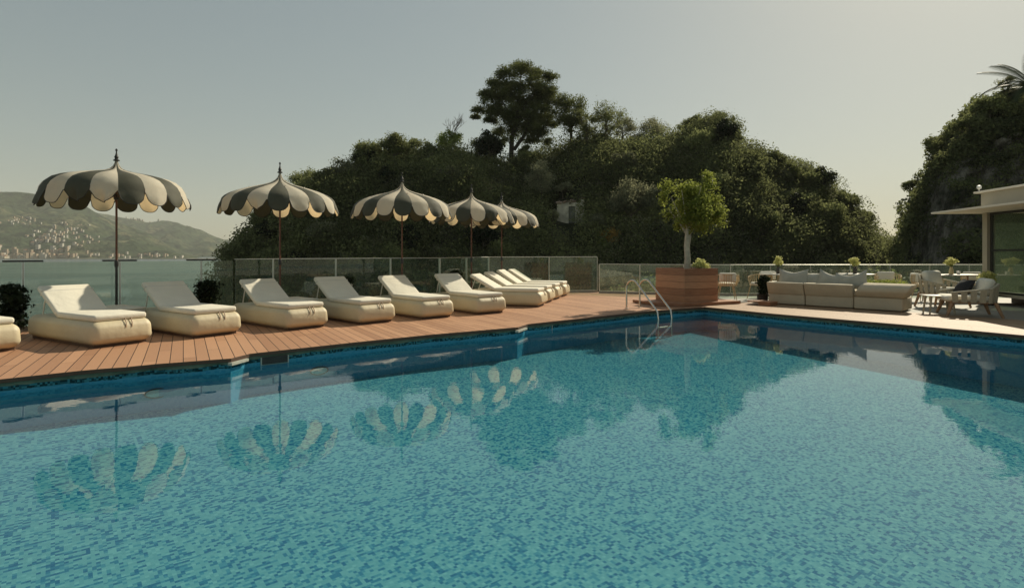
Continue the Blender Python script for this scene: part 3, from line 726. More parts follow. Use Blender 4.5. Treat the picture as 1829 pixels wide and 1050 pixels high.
# ------------------------------------------------------------------ chairs and tables on the terrace
def rope_chair(p, rz, label, group="rope dining chairs by the glass", big=False):
    root = empty("rope_chair", p, rz, label, "chair", group)
    rt, rb_ = (.33, .27); zt, zb = .74, .42; a0, a1 = R(-35), R(215); n = 22     # opening faces local -y
    m = MB(); m.tube([(rt*math.cos(a0+(a1-a0)*i/24), rt*math.sin(a0+(a1-a0)*i/24)*.95, zt-.10*abs(i/12-1)**2.2) for i in range(25)], .013, 7); m.build("top_rim", M['rope'], root, True)
    m = MB(); m.tube([(rb_*math.cos(2*math.pi*i/24), rb_*math.sin(2*math.pi*i/24), zb) for i in range(24)], .014, 6, closed=True); m.build("seat_ring", M['rope'], root, True)
    m = MB()
    for i in range(n):
        a = a0+(a1-a0)*(i+.5)/n; q = abs((i+.5)/n*2-1)
        m.tube([(rb_*math.cos(a), rb_*math.sin(a), zb), ((rt+.01)*math.cos(a), (rt+.01)*math.sin(a)*.95, (zb+zt)/2), (rt*math.cos(a), rt*math.sin(a)*.95, zt-.10*q**2.2)], .0105, 5)
    m.build("rope_back", M['rope'], root)
    m = MB(); m.lathe([(.20, .43), (.245, .44), (.25, .47), (.23, .50), (.05, .505)], 20); m.build("seat_cushion", M['mattress'], root, True)
    m = MB(); m.rbox(.46, .10, .26, .045, 3, (0, .24, .66)); m.build("back_cushion", M['mattress'], root, True)
    for sx, sy in ((-1, -1), (1, -1), (-1, 1), (1, 1)):
        m = MB(); m.tube([(.17*sx, .17*sy, zb), (.25*sx, .24*sy, 0)], [.015, .010], 7); m.build("leg", M['rope'], root)
    return root
rope_chair(at(1298, 16.4), R(165), "rope tub chair showing its back just right of the wooden planter")
rope_chair(at(1357, 16.6), R(-70), "rope tub chair with cream cushion behind the dark shrub at the sofa's left end")
rope_chair(at(1377, 17.35), R(-5), "rope tub chair at the glass behind the left sofa pillow")
rope_chair(at(1472, 15.7), R(110), "rope tub chair showing above the sofa between its pillows")
rope_chair(at(1586, 16.9), R(-20), "rope tub chair behind the lime shrub box")
rope_chair(at(1652, 15.9), R(80), "rope tub chair left of the flower table, turned towards it")
rope_chair(at(1742, 16.8), R(-20), "rope tub chair behind the flower table, beside the pavilion post")
def dining_table(p, label, r=.48, rz=0, sq=None):
    root = empty("dining_table", p, rz, label, "table")
    m = MB()
    if sq: m.rbox(sq[0], sq[1], .03, .008, 2, (0, 0, .735))
    else: m.lathe([(r-.01, .72), (r, .725), (r, .745), (r-.01, .75)], 32)
    m.build("table_top", M['table'], root, True)
    if sq:
        for sx in (-1, 1):
            for sy in (-1, 1): m = MB(); m.tube([(sx*(sq[0]/2-.1), sy*(sq[1]/2-.08), .72), (sx*(sq[0]/2-.05), sy*(sq[1]/2-.05), 0)], [.025, .018], 7); m.build("leg", M['leg'], root)
    else:
        m = MB(); m.lathe([(.24, 0), (.24, .02), (.04, .035), (.03, .70), (.06, .72)], 16); m.build("pedestal", M['strap'], root, True)
dining_table(at(1390, 16.5), "round pale dining table at the glass carrying the left flower vase")
dining_table(at(1528, 16.6), "round pale dining table behind the sofa carrying the middle flower vase")
dining_table(at(1705, 16.0), "long pale dining table by the pavilion carrying the right flower vase", rz=R(5), sq=(1.5, .7))
def vase(p, label, mat='vase', fr=.15, lim=.5):
    root = empty("flower_vase", p, 0, label, "vase", "flower vases on the dining tables")
    m = MB(); m.lathe([(.05, 0), (.06, .02), (.055, .12), (.035, .18), (.04, .21)], 14); m.build("vase", M[mat], root, True)
    bl = crown((0, 0, .36), (fr, fr, .13), 12, .42, .9, lim, .15); P, N, T = blob_points(bl, 60, .4)
    leaves("bouquet", P, .024*rng.uniform(.7, 1.4, len(P)), N, T, M['f_flower'], root, .7)
    m = MB()
    for b in bl[:7]: m.tube([(0, 0, .1), (b[0]*.3, b[1]*.3, .24), b[:3]], .005, 5)
    m.build("stems", M['f_lime'], root)
vase(at(1390, 16.5, .751), "cream bouquet in a dark vase on the left round table")
vase(at(1527, 16.6, .751), "cream bouquet in a dark vase on the table behind the sofa")
vase(at(1699, 16.0, .751), "large lime bouquet in a straw pot on the long table by the pavilion", 'jar', .19, .4)
cup = MB(); cup.lathe([(.03, 0), (.045, .01), (.05, .09), (.044, .088), (.03, .02)], 14)
c_ = cup.build("white_cup", M['lamp'], None, True); c_.location = at(1712, 15.9, .751); tag(c_, "small white cup on the long table beside the bouquet", "cup")
# lime shrub box behind sofa
bx = empty("shrub_box", at(1580, 15.2), R(-50), "low box of lime green shrub behind the sofa armrest", "planter")
m = MB(); m.rbox(.9, .34, .42, .01, 2, (0, 0, .21)); m.build("box", M['plaster'], bx, True)
bl = [[x_, random.uniform(-.05, .05), .52, .14, .16, .12, .5+random.uniform(-.15, .2)] for x_ in np.linspace(-.38, .38, 9)]
P, N, T = blob_points(bl, 160, .35); leaves("foliage", P, .026*rng.uniform(.7, 1.3, len(P)), N, T, M['f_lime'], bx)

def strap_chair(p, rz, label, dark=False):
    """low lounge chair: wrapped frame of flat straps, teak legs, cream cushions; opening to local -y"""
    root = empty("lounge_chair", p, rz, label, "armchair", "strap lounge chairs on the terrace")
    def rim(t_, lower=False):    # t 0..1 around arm - back - arm
        hw, dp = (.37, .34) if not lower else (.33, .31)
        s_ = t_*3
        pts_ = [(-hw, -dp), (-hw, dp*.65), (-hw*.70, dp), (hw*.70, dp), (hw, dp*.65), (hw, -dp)]; zs = [.50, .60, .70, .70, .60, .50] if not lower else [.30]*6
        u = t_*5; i = min(4, int(u)); f = u-i; a, b = pts_[i], pts_[i+1]
        return Vector((a[0]+(b[0]-a[0])*f, a[1]+(b[1]-a[1])*f, zs[i]+(zs[i+1]-zs[i])*f))
    m = MB(); m.tube([rim(i/30) for i in range(31)], .02, 8); m.build("top_rail", M['strap'], root, True)
    m = MB(); m.tube([rim(i/30, True) for i in range(31)], .018, 8); m.tube([rim(0, True), rim(1, True)], .018, 8); m.build("lower_rail", M['leg'], root, True)
    m = MB(); n = 22
    for i in range(n):
        t_ = (i+.5)/n; d = .0155; a, b = rim(max(0, t_-d)), rim(min(1, t_+d)); c, e = rim(min(1, t_+d), True), rim(max(0, t_-d), True)
        out = Vector((a.x, a.y, 0)).normalized()*.024
        q = [a+out, b+out, c+out, e+out]; q2 = [v_-out*.4 for v_ in q]
        m.add(q+q2, [(0, 1, 2, 3), (7, 6, 5, 4), (0, 4, 5, 1), (1, 5, 6, 2), (2, 6, 7, 3), (3, 7, 4, 0)])
    m.build("strap_weave", M['strap'], root)
    m = MB(); m.rbox(.64, .68, .13, .055, 4, (0, -.06, .375)); m.build("seat_cushion", M['mattress'], root, True)
    m = MB(); m.rbox(.52, .16, .36, .075, 4, (0, 0, 0), mat=Matrix.Translation((0, .22, .63)) @ Matrix.Rotation(R(-12), 4, 'X')); m.build("back_cushion", M['mattress'], root, True)
    for sx in (-1, 1):
        for sy in (-1, 1):
            m = MB(); m.tube([(.30*sx, .29*sy, .31), (.34*sx, .38*sy, 0)], [.034, .022], 8); m.build("leg", M['leg'], root, True)
    return root
ch1 = strap_chair(gp(1730, 563), R(-115), "strap lounge armchair in profile with black pillow, nearest to the pavilion"); ch1.scale = (1.25, 1.25, 1.0)
ch2 = strap_chair(gp(1683, 548), R(20), "strap lounge armchair facing away behind the small side table"); ch2.scale = (1.12,)*3
pm_ = pillow(0, 0, 0, .42, .40, "small black pillow lying in the profile armchair", 'blackcloth', tilt=-35, dip=.02)
pm_.location = gp(1722, 562)+Vector((-.02, .14, .44)); pm_.rotation_euler = (0, 0, R(-100))
stb = empty("side_table", gp(1677, 560), R(-15), "small pale side table with splayed legs between the sofa and the profile armchair", "side table")
m = MB(); m.rbox(.62, .42, .025, .008, 2, (0, 0, .40)); m.build("table_top", M['table'], stb, True)
for sx, sy in ((-1, -1), (1, -1), (-1, 1), (1, 1)):
    m = MB(); m.tube([(sx*.2, sy*.14, .39), (sx*.24, sy*.17, 0)], [.026, .018], 7); m.build("leg", M['strap'], stb)
fb = flower_bush(at(1764, 14.9, .45), .26, .42, "round cream flowering plant in a dark pot at the pavilion corner", 'f_flower', .028, 1000, name="flowering_plant", cat="plant")
m = MB(); m.lathe([(.14, -.45), (.17, -.43), (.21, .0), (.22, .04), (.19, .05)], 18); m.build("pot", M['blackmetal'], fb, True)
bn = empty("wooden_ledge", gp(1355, 546), math.atan2(U2.y, U2.x), "low wooden ledge carrying the dark twisted shrub by the sofa", "ledge")
m = MB(); m.box(-.32, .3, 0, .42, .09, .115); m.build("ledge_top", M['planter'], bn)
m = MB(); m.box(-.02, .28, .02, .40, .004, .09); m.build("block", M['planter'], bn)

# ------------------------------------------------------------------ glass pavilion
pv = empty("pavilion", (13.05, 15.6, 0), R(-8), "glass walled pavilion with two thin cream canopies at the right edge", "pavilion")
# local: x to the right, -y towards the camera. corner post at the origin
ZC = 2.45
m = MB(); m.prism([(-1.25, .35), (-1.35, -3.6), (-1.42, -9), (6, -9), (6, .35)], ZC, ZC+.05); m.build("lower_canopy", M['canopy'], pv)
m = MB(); m.prism([(-.22, .25), (-.25, -9), (6, -9), (6, .25)], 3.0, 3.05); m.build("upper_canopy", M['canopy'], pv)
m = MB(); m.box(-.12, 6, -9, .1, ZC+.052, 2.997); m.build("wall", M['plaster'], pv)
m = MB(); m.box(-.10, .10, -.11, .08, .012, ZC-.002); m.build("corner_post", M['plaster'], pv)
m = MB(); m.box(-.18, 6, -9, .12, .20, .27); m.build("floor_slab", M['plaster'], pv)
for yy in (-.2, -1.7, -3.2, -4.7, -6.2): m = MB(); m.box(-.1, 0, yy-.1, yy, 0, .198); m.build("plinth_leg", M['curb'], pv)
m = MB(); m.box(.5, 5.8, -8.8, -.1, 0, .19); m.build("plinth", M['frame'], pv)  # dark block fills the open base in place of the shade underneath
ys = [-.115, -2.2, -4.3, -6.4, -8.5]
for i in range(4):
    wdw = MB(); a, b = ys[i], ys[i+1]
    for (q0, q1, z0, z1) in ((b, a, .272, .33), (b, a, 2.38, ZC-.003), (a-.07, a, .33, 2.38), (b, b+.05, .33, 2.38), (b, a, 1.40, 1.45)):
        wdw.box(-.03, .03, q0+.001, q1-.001, z0+.001, z1-.001)
    w_ = wdw.build("window_frame", M['frame'], pv)
    g_ = MB(); g_.box(-.006, .006, b+.05, a-.07, .335, 2.375); g_.build("pane", M['wglass'], w_)
m = MB(); m.box(.10, 6, .03, .05, .272, ZC-.003); m.build("rear_pane", M['wglass'], pv)
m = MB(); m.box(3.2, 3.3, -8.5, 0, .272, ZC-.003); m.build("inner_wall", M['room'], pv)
lf = empty("wall_lamp", Vector((13.05, 15.6, 0))+Matrix.Rotation(R(-8), 3, 'Z') @ Vector((-.2, .05, 3.06)), 0, "small white spotlight on the pavilion's upper canopy corner", "lamp")
m = MB(); m.lathe([(.015, 0), (.015, .05), (.05, .06), (.06, .10), (.05, .14), (.02, .15)], 14); m.build("housing", M['lamp'], lf, True)
m = MB(); m.tube([(0, 0, -.06), (0, 0, .04)], .012, 6); m.build("bracket", M['frame'], lf)

# ------------------------------------------------------------------ ISLET AND CLIFF
def interp(px, pts):
    xs_ = [p[0] for p in pts]; return np.interp(px, xs_, [p[1] for p in pts])
ISL = [(250, 640), (330, 560), (372, 510), (400, 485), (420, 445), (432, 432), (455, 408), (485, 392), (520, 345), (560, 325), (600, 312), (640, 288), (700, 264), (740, 272), (800, 262), (850, 278), (905, 285), (960, 278), (1020, 262), (1080, 245), (1130, 243), (1190, 240), (1225, 236), (1260, 226), (1300, 222), (1330, 262), (1400, 286), (1450, 308), (1500, 352), (1535, 392), (1560, 420), (1575, 438), (1590, 452), (1610, 455), (1700, 452), (1900, 452)]
def isl_R(px): return np.interp(px, [250, 450, 900, 1300, 1600, 1900], [56, 62, 74, 74, 66, 62])
def isl_F(px): return np.interp(px, [250, 450, 900, 1300, 1600, 1900], [51, 50, 50, 50, 52, 52])
def isl_pt(px, v):
    """v 0 foot .. 1 ridge .. 1.6 far foot"""
    px = np.asarray(px, float); v = np.asarray(v, float); Rr, Ff = isl_R(px), isl_F(px)
    zr = CH+(HY-interp(px, ISL)-np.interp(px, [430, 520, 1340, 1590], [12, 24, 26, 14]))/FPX*Rr; foot = np.interp(px, [250, 500, 700, 1900], [-13.5, -10, -8, -7])
    foot = np.minimum(foot, zr-.5); vv = np.clip(v, 0, 1)
    Y = Ff+(Rr-Ff)*vv+np.clip(v-1, 0, 1)*45
    Z = foot+(zr-foot)*np.sin(vv*math.pi/2)**.9-np.clip(v-1, 0, 1)**1.2*(zr+14)*1.9
    X = (px-CX)/FPX*Y
    P = np.stack([X, Y, Z], -1)
    nz = fbm(P.reshape(-1, 3)*.13+5, 3).reshape(X.shape)-.5
    P[..., 2] += nz*np.interp(px, [300, 480, 1440, 1560], [1.5, 5, 5, 1.5])*np.clip(vv*4, 0, 1)*(1-vv**6*.9)*np.clip(2-v, 0, 1); return P
def grid_obj(name, P, mat):
    a, b = P.shape[:2]; me = bpy.data.meshes.new(name); idx = np.arange(a*b).reshape(a, b)
    f = np.stack([idx[:-1, :-1], idx[1:, :-1], idx[1:, 1:], idx[:-1, 1:]], -1).reshape(-1, 4)
    me.from_pydata(P.reshape(-1, 3).tolist(), [], f.tolist()); return link_mesh(name, me, mat, None, True)
t = NT("islet earth and rock"); v = t.obj()
geo = t.new("NewGeometry"); sep = t.new("SeparateXYZ"); t.lk(geo.outputs['Normal'], sep.inputs[0])
rock = t.ramp(t.noise(v, .7, 6, .65), [(.3, (.05, .047, .036)), (.7, (.17, .155, .115))]); grn = t.ramp(t.noise(v, .5, 5), [(.3, (.016, .022, .010)), (.7, (.05, .058, .026))])
c = t.mix(t.math('MULTIPLY', t.math('SUBTRACT', t.noise(v, .25, 4), .42), 6.0), rock, grn)
M['isl'] = t.done(t.pr(c, .95, 0, t.bump(t.noise(v, 1.5, 6, .7), 1.0, .5), .1))
PX, VV = np.meshgrid(np.linspace(250, 1900, 220), np.linspace(0, 1.6, 70), indexing='ij')
tag(grid_obj("islet_hill", isl_pt(PX, VV), M['isl']), kind='structure')

CL = [(1575, 500), (1600, 452), (1612, 420), (1618, 392), (1634, 352), (1652, 322), (1662, 290), (1678, 262), (1706, 228), (1726, 200), (1748, 184), (1780, 178), (1829, 172), (1950, 150), (2200, 90), (2600, 20)]
def cl_pt(px, v):
    px = np.asarray(px, float); v = np.asarray(v, float)
    Rr = np.interp(px, [1560, 1700, 2600], [56, 50, 50]); Ff = np.interp(px, [1560, 1700, 2600], [50, 38, 34])
    zr = CH+(HY-interp(px, CL))/FPX*Rr; foot = -8.0; vv = np.clip(v, 0, 1)
    s_ = np.where(vv < .45, vv/.45*.72, .72+(vv-.45)/.55*.28)
    Y = Ff+(Rr-Ff)*vv**1.1+np.clip(v-1, 0, 1)*60
    Z = foot+(zr-foot)*s_-np.clip(v-1, 0, 1)**1.6*6*(px < 1750)
    X = (px-CX)/FPX*Y; P = np.stack([X, Y, Z], -1)
    n1 = fbm(P.reshape(-1, 3)*np.array([.30, .30, .22])+9, 5).reshape(X.shape)-.5
    rid = np.abs(fbm(P.reshape(-1, 3)*np.array([.5, .5, .18])+30, 4).reshape(X.shape)-.5)
    edge = np.clip((px-1590)/70, .1, 1)*(1-vv**8)
    r2 = np.abs(fbm(P.reshape(-1, 3)*np.array([1.3, 1.3, .6])+50, 4).reshape(X.shape)-.5)
    P[..., 1] -= (n1*6+rid*5-r2*3.2)*edge; P[..., 0] += n1*2.5*edge*.5; P[..., 2] += n1*1.2*edge; return P
t = NT("cliff rock"); v = t.obj()
mp = t.new("Mapping"); mp.inputs['Scale'].default_value = (1, 1, .45); t.lk(v, mp.inputs[0])
rock = t.ramp(t.noise(mp.outputs[0], 1.1, 9, .82), [(.36, (.03, .028, .022)), (.46, (.13, .12, .095)), (.56, (.27, .25, .20)), (.68, (.45, .42, .34))]); 
c = t.mix(t.math('MULTIPLY', t.math('SUBTRACT', t.noise(v, .35, 5, .6), .50), 7.0), rock, (.025, .032, .016))
M['cliff'] = t.done(t.pr(c, .95, 0, t.bump(t.noise(mp.outputs[0], 2.2, 7, .75), 1.0, .6), .1))
PX, VV = np.meshgrid(np.linspace(1575, 2600, 300), np.linspace(0, 1.5, 170), indexing='ij')
tag(grid_obj("cliff", cl_pt(PX, VV), M['cliff']), kind='structure')

def scatter(fn, n, xr, vr, rad, per, leaf, name, mat, dens=None, flat=.8, lift=.35, tint0=.15):
    px = rng.uniform(*xr, n); v = vr[0]+(vr[1]-vr[0])*rng.random(n)
    P = fn(px, v)
    if dens is not None: keep = rng.random(n) < dens(px, v, P); P = P[keep]; v = v[keep]
    r = rng.uniform(rad[0], rad[1], len(P))*rng.choice([1, 1, 1.35], len(P))*np.where(v > .85, .75, 1)
    tt = fbm(P*.22, 3); tt = tint0+(tt-.3)*1.1+rng.normal(size=len(P))*.24
    B = np.stack([P[:, 0], P[:, 1], P[:, 2]+r*lift, r, r, r*flat, tt], -1)
    per_i = np.maximum(20, (per*(r/rad[1])**2)).astype(int)
    Q, N, T = blob_points(B, per_i, .22, .03); return leaves(name, Q, leaf*rng.uniform(.6, 1.4, len(Q)), N, T, M[mat])
def isl_d(px, v, P): return np.where((px < 440) & (P[:, 2] < -1), .25, 1.0)
def clear_hut(px, v, P):
    X = CX+FPX*P[:, 0]/P[:, 1]; Yp = HY-FPX*(P[:, 2]-CH)/P[:, 1]
    return np.where((X > 980) & (X < 1050) & (Yp > 345) & (Yp < 440) & (v < .9), 0.0, isl_d(px, v, P))
o_ = scatter(isl_pt, 2300, (385, 1700), (.03, 1.02), (.7, 2.2), 520, .125, "hillside_scrub", 'f_scrub', clear_hut)
tag(o_, "dense dark green scrub covering the islet's slopes", "scrub", kind='stuff')
o_ = scatter(isl_pt, 420, (430, 1560), (.15, 1.0), (.6, 1.4), 330, .11, "olive_scrub", 'f_olive', clear_hut, tint0=.25)
tag(o_, "greyish olive scrub mixed in over the islet's upper slopes", "scrub", kind='stuff')
def cl_d(px, v, P): return np.where(v > .62, 1.0, np.where(v < .18, .8, .10+.4*(fbm(P*.25+3, 3) > .56)))
o_ = scatter(cl_pt, 900, (1600, 2150), (.02, 1.08), (.5, 1.25), 300, .14, "cliff_scrub", 'f_scrub', cl_d, lift=.25)
tag(o_, "dark scrub clinging to the rock face and topping the cliff at right", "scrub", kind='stuff')
o_ = scatter(cl_pt, 1500, (1600, 1900), (.15, .75), (.2, .65), 110, .085, "cliff_tufts", 'f_scrub', lambda px, v, P: .25+.75*(fbm(P*.6+7, 3) > .5), lift=.1, tint0=.1)
tag(o_, "small tufts growing from cracks across the rock face at right", "scrub", kind='stuff')
# leafy hedge zone low behind the right fence: individual broad shrubs further below

def isl_hit(x, y):
    v = np.linspace(0, 1, 300); P = isl_pt(np.full(300, x), v); yp = HY-FPX*(P[:, 2]-CH)/P[:, 1]
    i = int(np.argmin(np.abs(yp-y))); return Vector(P[i])
def cl_hit(x, y):
    v = np.linspace(.2, 1, 300); P = cl_pt(np.full(300, x), v); yp = HY-FPX*(P[:, 2]-CH)/P[:, 1]
    i = int(np.argmin(np.abs(yp-y))); return Vector(P[i])

# the big pine: its own builder
pb = isl_hit(912, 286); dpx = pb.y/FPX
pine = empty("pine_tree", pb, 0, "tallest tree, broad dark pine with layered crown on the islet's top", "tree")
def P2(x, y, dy=0): return Vector(((x-CX)/FPX*pb.y, pb.y+dy, zat(y, pb.y)))-pb
CRW = [(925, 122, 26, 14), (905, 138, 24, 16), (950, 128, 26, 14), (975, 140, 20, 12), (880, 150, 20, 13), (868, 170, 20, 12), (935, 152, 34, 18), (900, 170, 26, 16), (965, 165, 28, 16), (985, 190, 20, 16),
       (940, 185, 34, 18), (855, 195, 18, 8), (848, 204, 12, 6), (880, 200, 26, 12), (915, 205, 30, 16), (960, 205, 32, 18), (990, 222, 16, 14), (930, 228, 30, 14), (885, 232, 22, 10), (968, 236, 26, 14), (945, 250, 22, 10), (872, 218, 16, 8), (895, 250, 16, 8), (980, 250, 14, 9)]
bl = []
for (x, y, rx, rz) in CRW:
    c_ = P2(x, y, random.uniform(-1.6, 1.6)); n_ = max(4, int(rx/4))
    for i in range(n_): 
        o2 = rng.normal(size=3); o2 /= np.linalg.norm(o2); o2 *= rng.uniform(.3, 1)
        s_ = rx*dpx*rng.uniform(.42, .66)
        bl.append([c_.x+o2[0]*rx*dpx*.85, c_.y+o2[1]*rx*dpx*.7, c_.z+o2[2]*rz*dpx*.7, s_, s_, s_*.62, .45+rng.normal()*.13])
for i in range(120):
    a_, q_ = random.uniform(0, 6.28), random.random()**.5; c_ = P2(930+66*q_*math.cos(a_), 186+66*q_*math.sin(a_), random.uniform(-2.2, 2.2)); s_ = random.uniform(9, 17)*dpx
    if c_.z > P2(0, 262).z and (c_.z > P2(0, 215).z or c_.x > P2(905, 0).x): bl.append([c_.x, c_.y, c_.z, s_, s_, s_*.75, .45+rng.normal()*.15])
P, N, T = blob_points(bl, 330, .55); leaves("crown", P, .12*rng.uniform(.6, 1.3, len(P)), N, T, M['f_pine'], pine, .4)
m = MB(); m.tube([(0, 0, -.6), P2(914, 250), P2(922, 215), P2(925, 180), P2(930, 135)], [.36, .30, .26, .2, .06], 9)
m.tube([P2(918, 268), P2(938, 240), P2(955, 200), P2(962, 160)], [.24, .2, .14, .05], 8)
for e_ in ((855, 196), (878, 160), (985, 185), (975, 145), (890, 225), (985, 222), (905, 145), (950, 170)): m.tube([P2(921, 222+random.uniform(-25, 15)), P2((e_[0]+921)/2, (e_[1]+215)/2, random.uniform(-.8, .8)), P2(*e_)], [.13, .09, .03], 6)
m.build("trunk", M['darkbark'], pine, True)

def hill_tree(x, ybase, ytop, wpx, label, mat='f_scrub', k=14, per=230, leaf=.12, hit=isl_hit, tint=.5, name="tree", flat=.8, cat="tree", crown_frac=.75, **kw):
    b = hit(x, ybase); s_ = b.y/FPX; h = (ybase-ytop)*s_+.2; h = max(h, zat(ytop, b.y)-b.z)
    return tree(name, label, b, h, (wpx*s_/2, h*crown_frac/2), mat, k, per, leaf, max(.05, h*.025), tint=tint, flat=flat, cat=cat, **kw)
hill_tree(1020, 275, 160, 78, "slim dark pine just right of the tallest pine", 'f_pine', 34, 240, .11, sub=.34, name="pine_tree", bark='darkbark')
hill_tree(1082, 272, 186, 90, "open crowned tree on the ridge right of the two pines", 'f_scrub', 20, 200, .10, sub=.32, tint=.55)
hill_tree(1048, 275, 180, 66, "thin upright tree between the slim pine and the open crowned tree", 'f_scrub', 14, 200, .10, sub=.34)
hill_tree(1112, 262, 206, 50, "small loose tree on the ridge with a side twig reaching right", 'f_olive', 14, 180, .10, sub=.34, tint=.4)
hill_tree(1155, 275, 206, 96, "olive green bushy tree midway along the ridge", 'f_olive', 20, 220, .11, tint=.45)
hill_tree(1240, 250, 205, 74, "dark round crowned tree left of the ridge's rocky peak", 'f_scrub', 16, 240, .11)
hill_tree(1288, 246, 197, 50, "fine twigged round tree on the ridge's rocky peak", 'f_scrub', 14, 170, .08, sub=.3, tint=.6)
hill_tree(806, 285, 232, 76, "yellow green bush below the bare branches left of the tallest pine", 'f_lime', 16, 200, .11, tint=.05, cat="bush", name="bush", limbs=3)
hill_tree(745, 292, 250, 70, "dark bush on the ridge between two higher tree tops at left", 'f_scrub', 14, 220, .11, cat="bush", name="bush")
hill_tree(703, 300, 238, 76, "high leafy tree top left of centre above the middle parasol", 'f_scrub', 20, 230, .11, tint=.5)
hill_tree(650, 318, 256, 62, "leafy tree on the ridge right of the second parasol", 'f_scrub', 16, 230, .11, tint=.55)
hill_tree(612, 345, 283, 76, "olive toned tree on the slope right of the second parasol", 'f_olive', 18, 220, .11, tint=.35)
hill_tree(548, 350, 300, 62, "feathery tree behind the second parasol's right half", 'f_scrub', 16, 220, .10, tint=.65)
hill_tree(468, 422, 372, 56, "low dark tree at the left tip of the islet", 'f_scrub', 16, 240, .11, tint=.3)
hill_tree(497, 405, 352, 50, "dark tree just behind the second parasol pole", 'f_scrub', 14, 240, .11, tint=.3)
hill_tree(866, 296, 238, 60, "dark leafy tree under the left side of the tallest pine", 'f_scrub', 14, 220, .11, tint=.35)
hill_tree(968, 378, 288, 74, "silvery olive tree on mid slope left of the ruined hut", 'f_olive', 20, 260, .10, tint=.75, bark='bark')
hill_tree(1005, 356, 328, 66, "silvery olive bush reaching over the ruined hut's roof", 'f_olive', 14, 220, .09, tint=.7, cat="bush", name="bush")
hill_tree(988, 400, 377, 32, "small bright round bush in front of the ruined hut", 'f_olive', 9, 200, .08, tint=.95, cat="bush", name="bush", limbs=2)
hill_tree(1128, 420, 322, 98, "large greyish tree on the slope right of the ruined hut", 'f_olive', 26, 280, .11, tint=.38)
hill_tree(1060, 425, 385, 70, "olive bush on the slope below the ruined hut", 'f_olive', 14, 220, .10, tint=.4, cat="bush", name="bush")
hill_tree(1370, 330, 282, 66, "leafy bush on the right shoulder of the islet, highest of that shoulder", 'f_scrub', 16, 240, .13, tint=.6, cat="bush", name="bush")
hill_tree(1440, 350, 300, 60, "broad leaved bush midway down the islet's right shoulder", 'f_scrub', 16, 200, .16, tint=.55, cat="bush", name="bush")
hill_tree(1505, 395, 342, 56, "broad leaved bush low on the islet's right shoulder", 'f_scrub', 14, 200, .16, tint=.6, cat="bush", name="bush")
hill_tree(1360, 420, 372, 80, "round dark bush with leaves tinted as sunlit right of the potted tree", 'f_scrub', 16, 260, .13, tint=.75, cat="bush", name="bush")  # raised leaf tint puts the sun into this bush's colour
al = isl_hit(1092, 440)
flower_bush(al, 1.0, 2.0, "orange and yellow dry seed heads on the slope above the short fence", 'f_aloe', .11, 1300, name="wild_plant", cat="plant")
al2 = isl_hit(1078, 446); flower_bush(al2, .7, 1.1, "bright yellow green wild plant beside the dry orange seed heads", 'f_lime', .13, 500, name="wild_plant", cat="plant")
# trees scattered over the slope: six kinds, then copies of each
kinds = [("tall dark evergreen standing out of the scrub", 'f_dark', 4.6, (1.5, 1.7), .14, .5, .8), ("rounded dark green tree rising from the scrub", 'f_scrub', 3.6, (1.7, 1.3), .13, .25, .7),
         ("olive green tree tinted as sunlit rising from the scrub", 'f_scrub', 3.4, (1.6, 1.3), .12, .85, .7), ("greyish olive tree rising from the scrub", 'f_olive', 3.2, (1.5, 1.2), .10, .45, .75),
         ("slender loose crowned tree rising from the scrub", 'f_pine', 4.4, (1.1, 1.6), .10, .6, .8), ("wide low dark tree rising from the scrub", 'f_scrub', 2.8, (2.1, 1.1), .15, .1, .6)]  # light and dark leaf tints paint sunlit and shaded crowns into the slope
kp = [tree("hillside_tree", kinds[i][0], (0, 0, 0), kinds[i][2], kinds[i][3], kinds[i][1], 16, 190, kinds[i][4], .09, .40, kinds[i][6], tint=kinds[i][5], limbs=4) for i in range(6)]
tr_ = random.Random(21); used = set(); zn = [(465, 560, "behind the second parasol"), (560, 640, "between the second and middle parasols"), (640, 740, "behind the middle parasol"), (740, 860, "behind the fourth parasol"), (860, 960, "below the tallest pine"), (1060, 1180, "between the hut and the potted tree"), (1180, 1300, "behind the potted tree"), (1300, 1400, "right of the potted tree"), (1400, 1480, "behind the sofa"), (1480, 1555, "near the islet's right end")]
for i in range(76):
    q = i % 6; z_ = zn[(i*7) % 10 if i % 6 == q else 0]; px_ = tr_.uniform(z_[0], min(z_[1], 945) if z_[0] < 950 else z_[1]); v_ = tr_.uniform(.22, .86); p_ = Vector(isl_pt(px_, v_).tolist())
    o_ = kp[q] if q not in used else copy_tree(kp[q]); used.add(q); o_.location = p_+Vector((0, 0, -.4)); o_.rotation_euler = (0, 0, tr_.uniform(0, 6.28)); sc_ = tr_.uniform(.7, 1.25); o_.scale = (sc_, sc_, sc_*tr_.uniform(.85, 1.15))
    tag(o_, kinds[q][0].replace(" out of the scrub", "").replace(" rising from the scrub", "")+(" high" if v_ > .55 else " low")+" on the slope "+z_[2], "tree", "trees scattered over the islet's slope")
seen = {}
for o_ in COL.objects:
    if o_.name.startswith('hillside_tree'): seen.setdefault(o_['label'], []).append(o_)
for lb_, os_ in seen.items():
    if len(os_) > 1:
        os_.sort(key=lambda q: q.location.x/q.location.y)
        for w_, q in zip((["left", "right"] if len(os_) == 2 else ["left", "middle", "right", "far right"]), os_): q['label'] = lb_.replace(" on the slope", "")+f", the {w_} one"
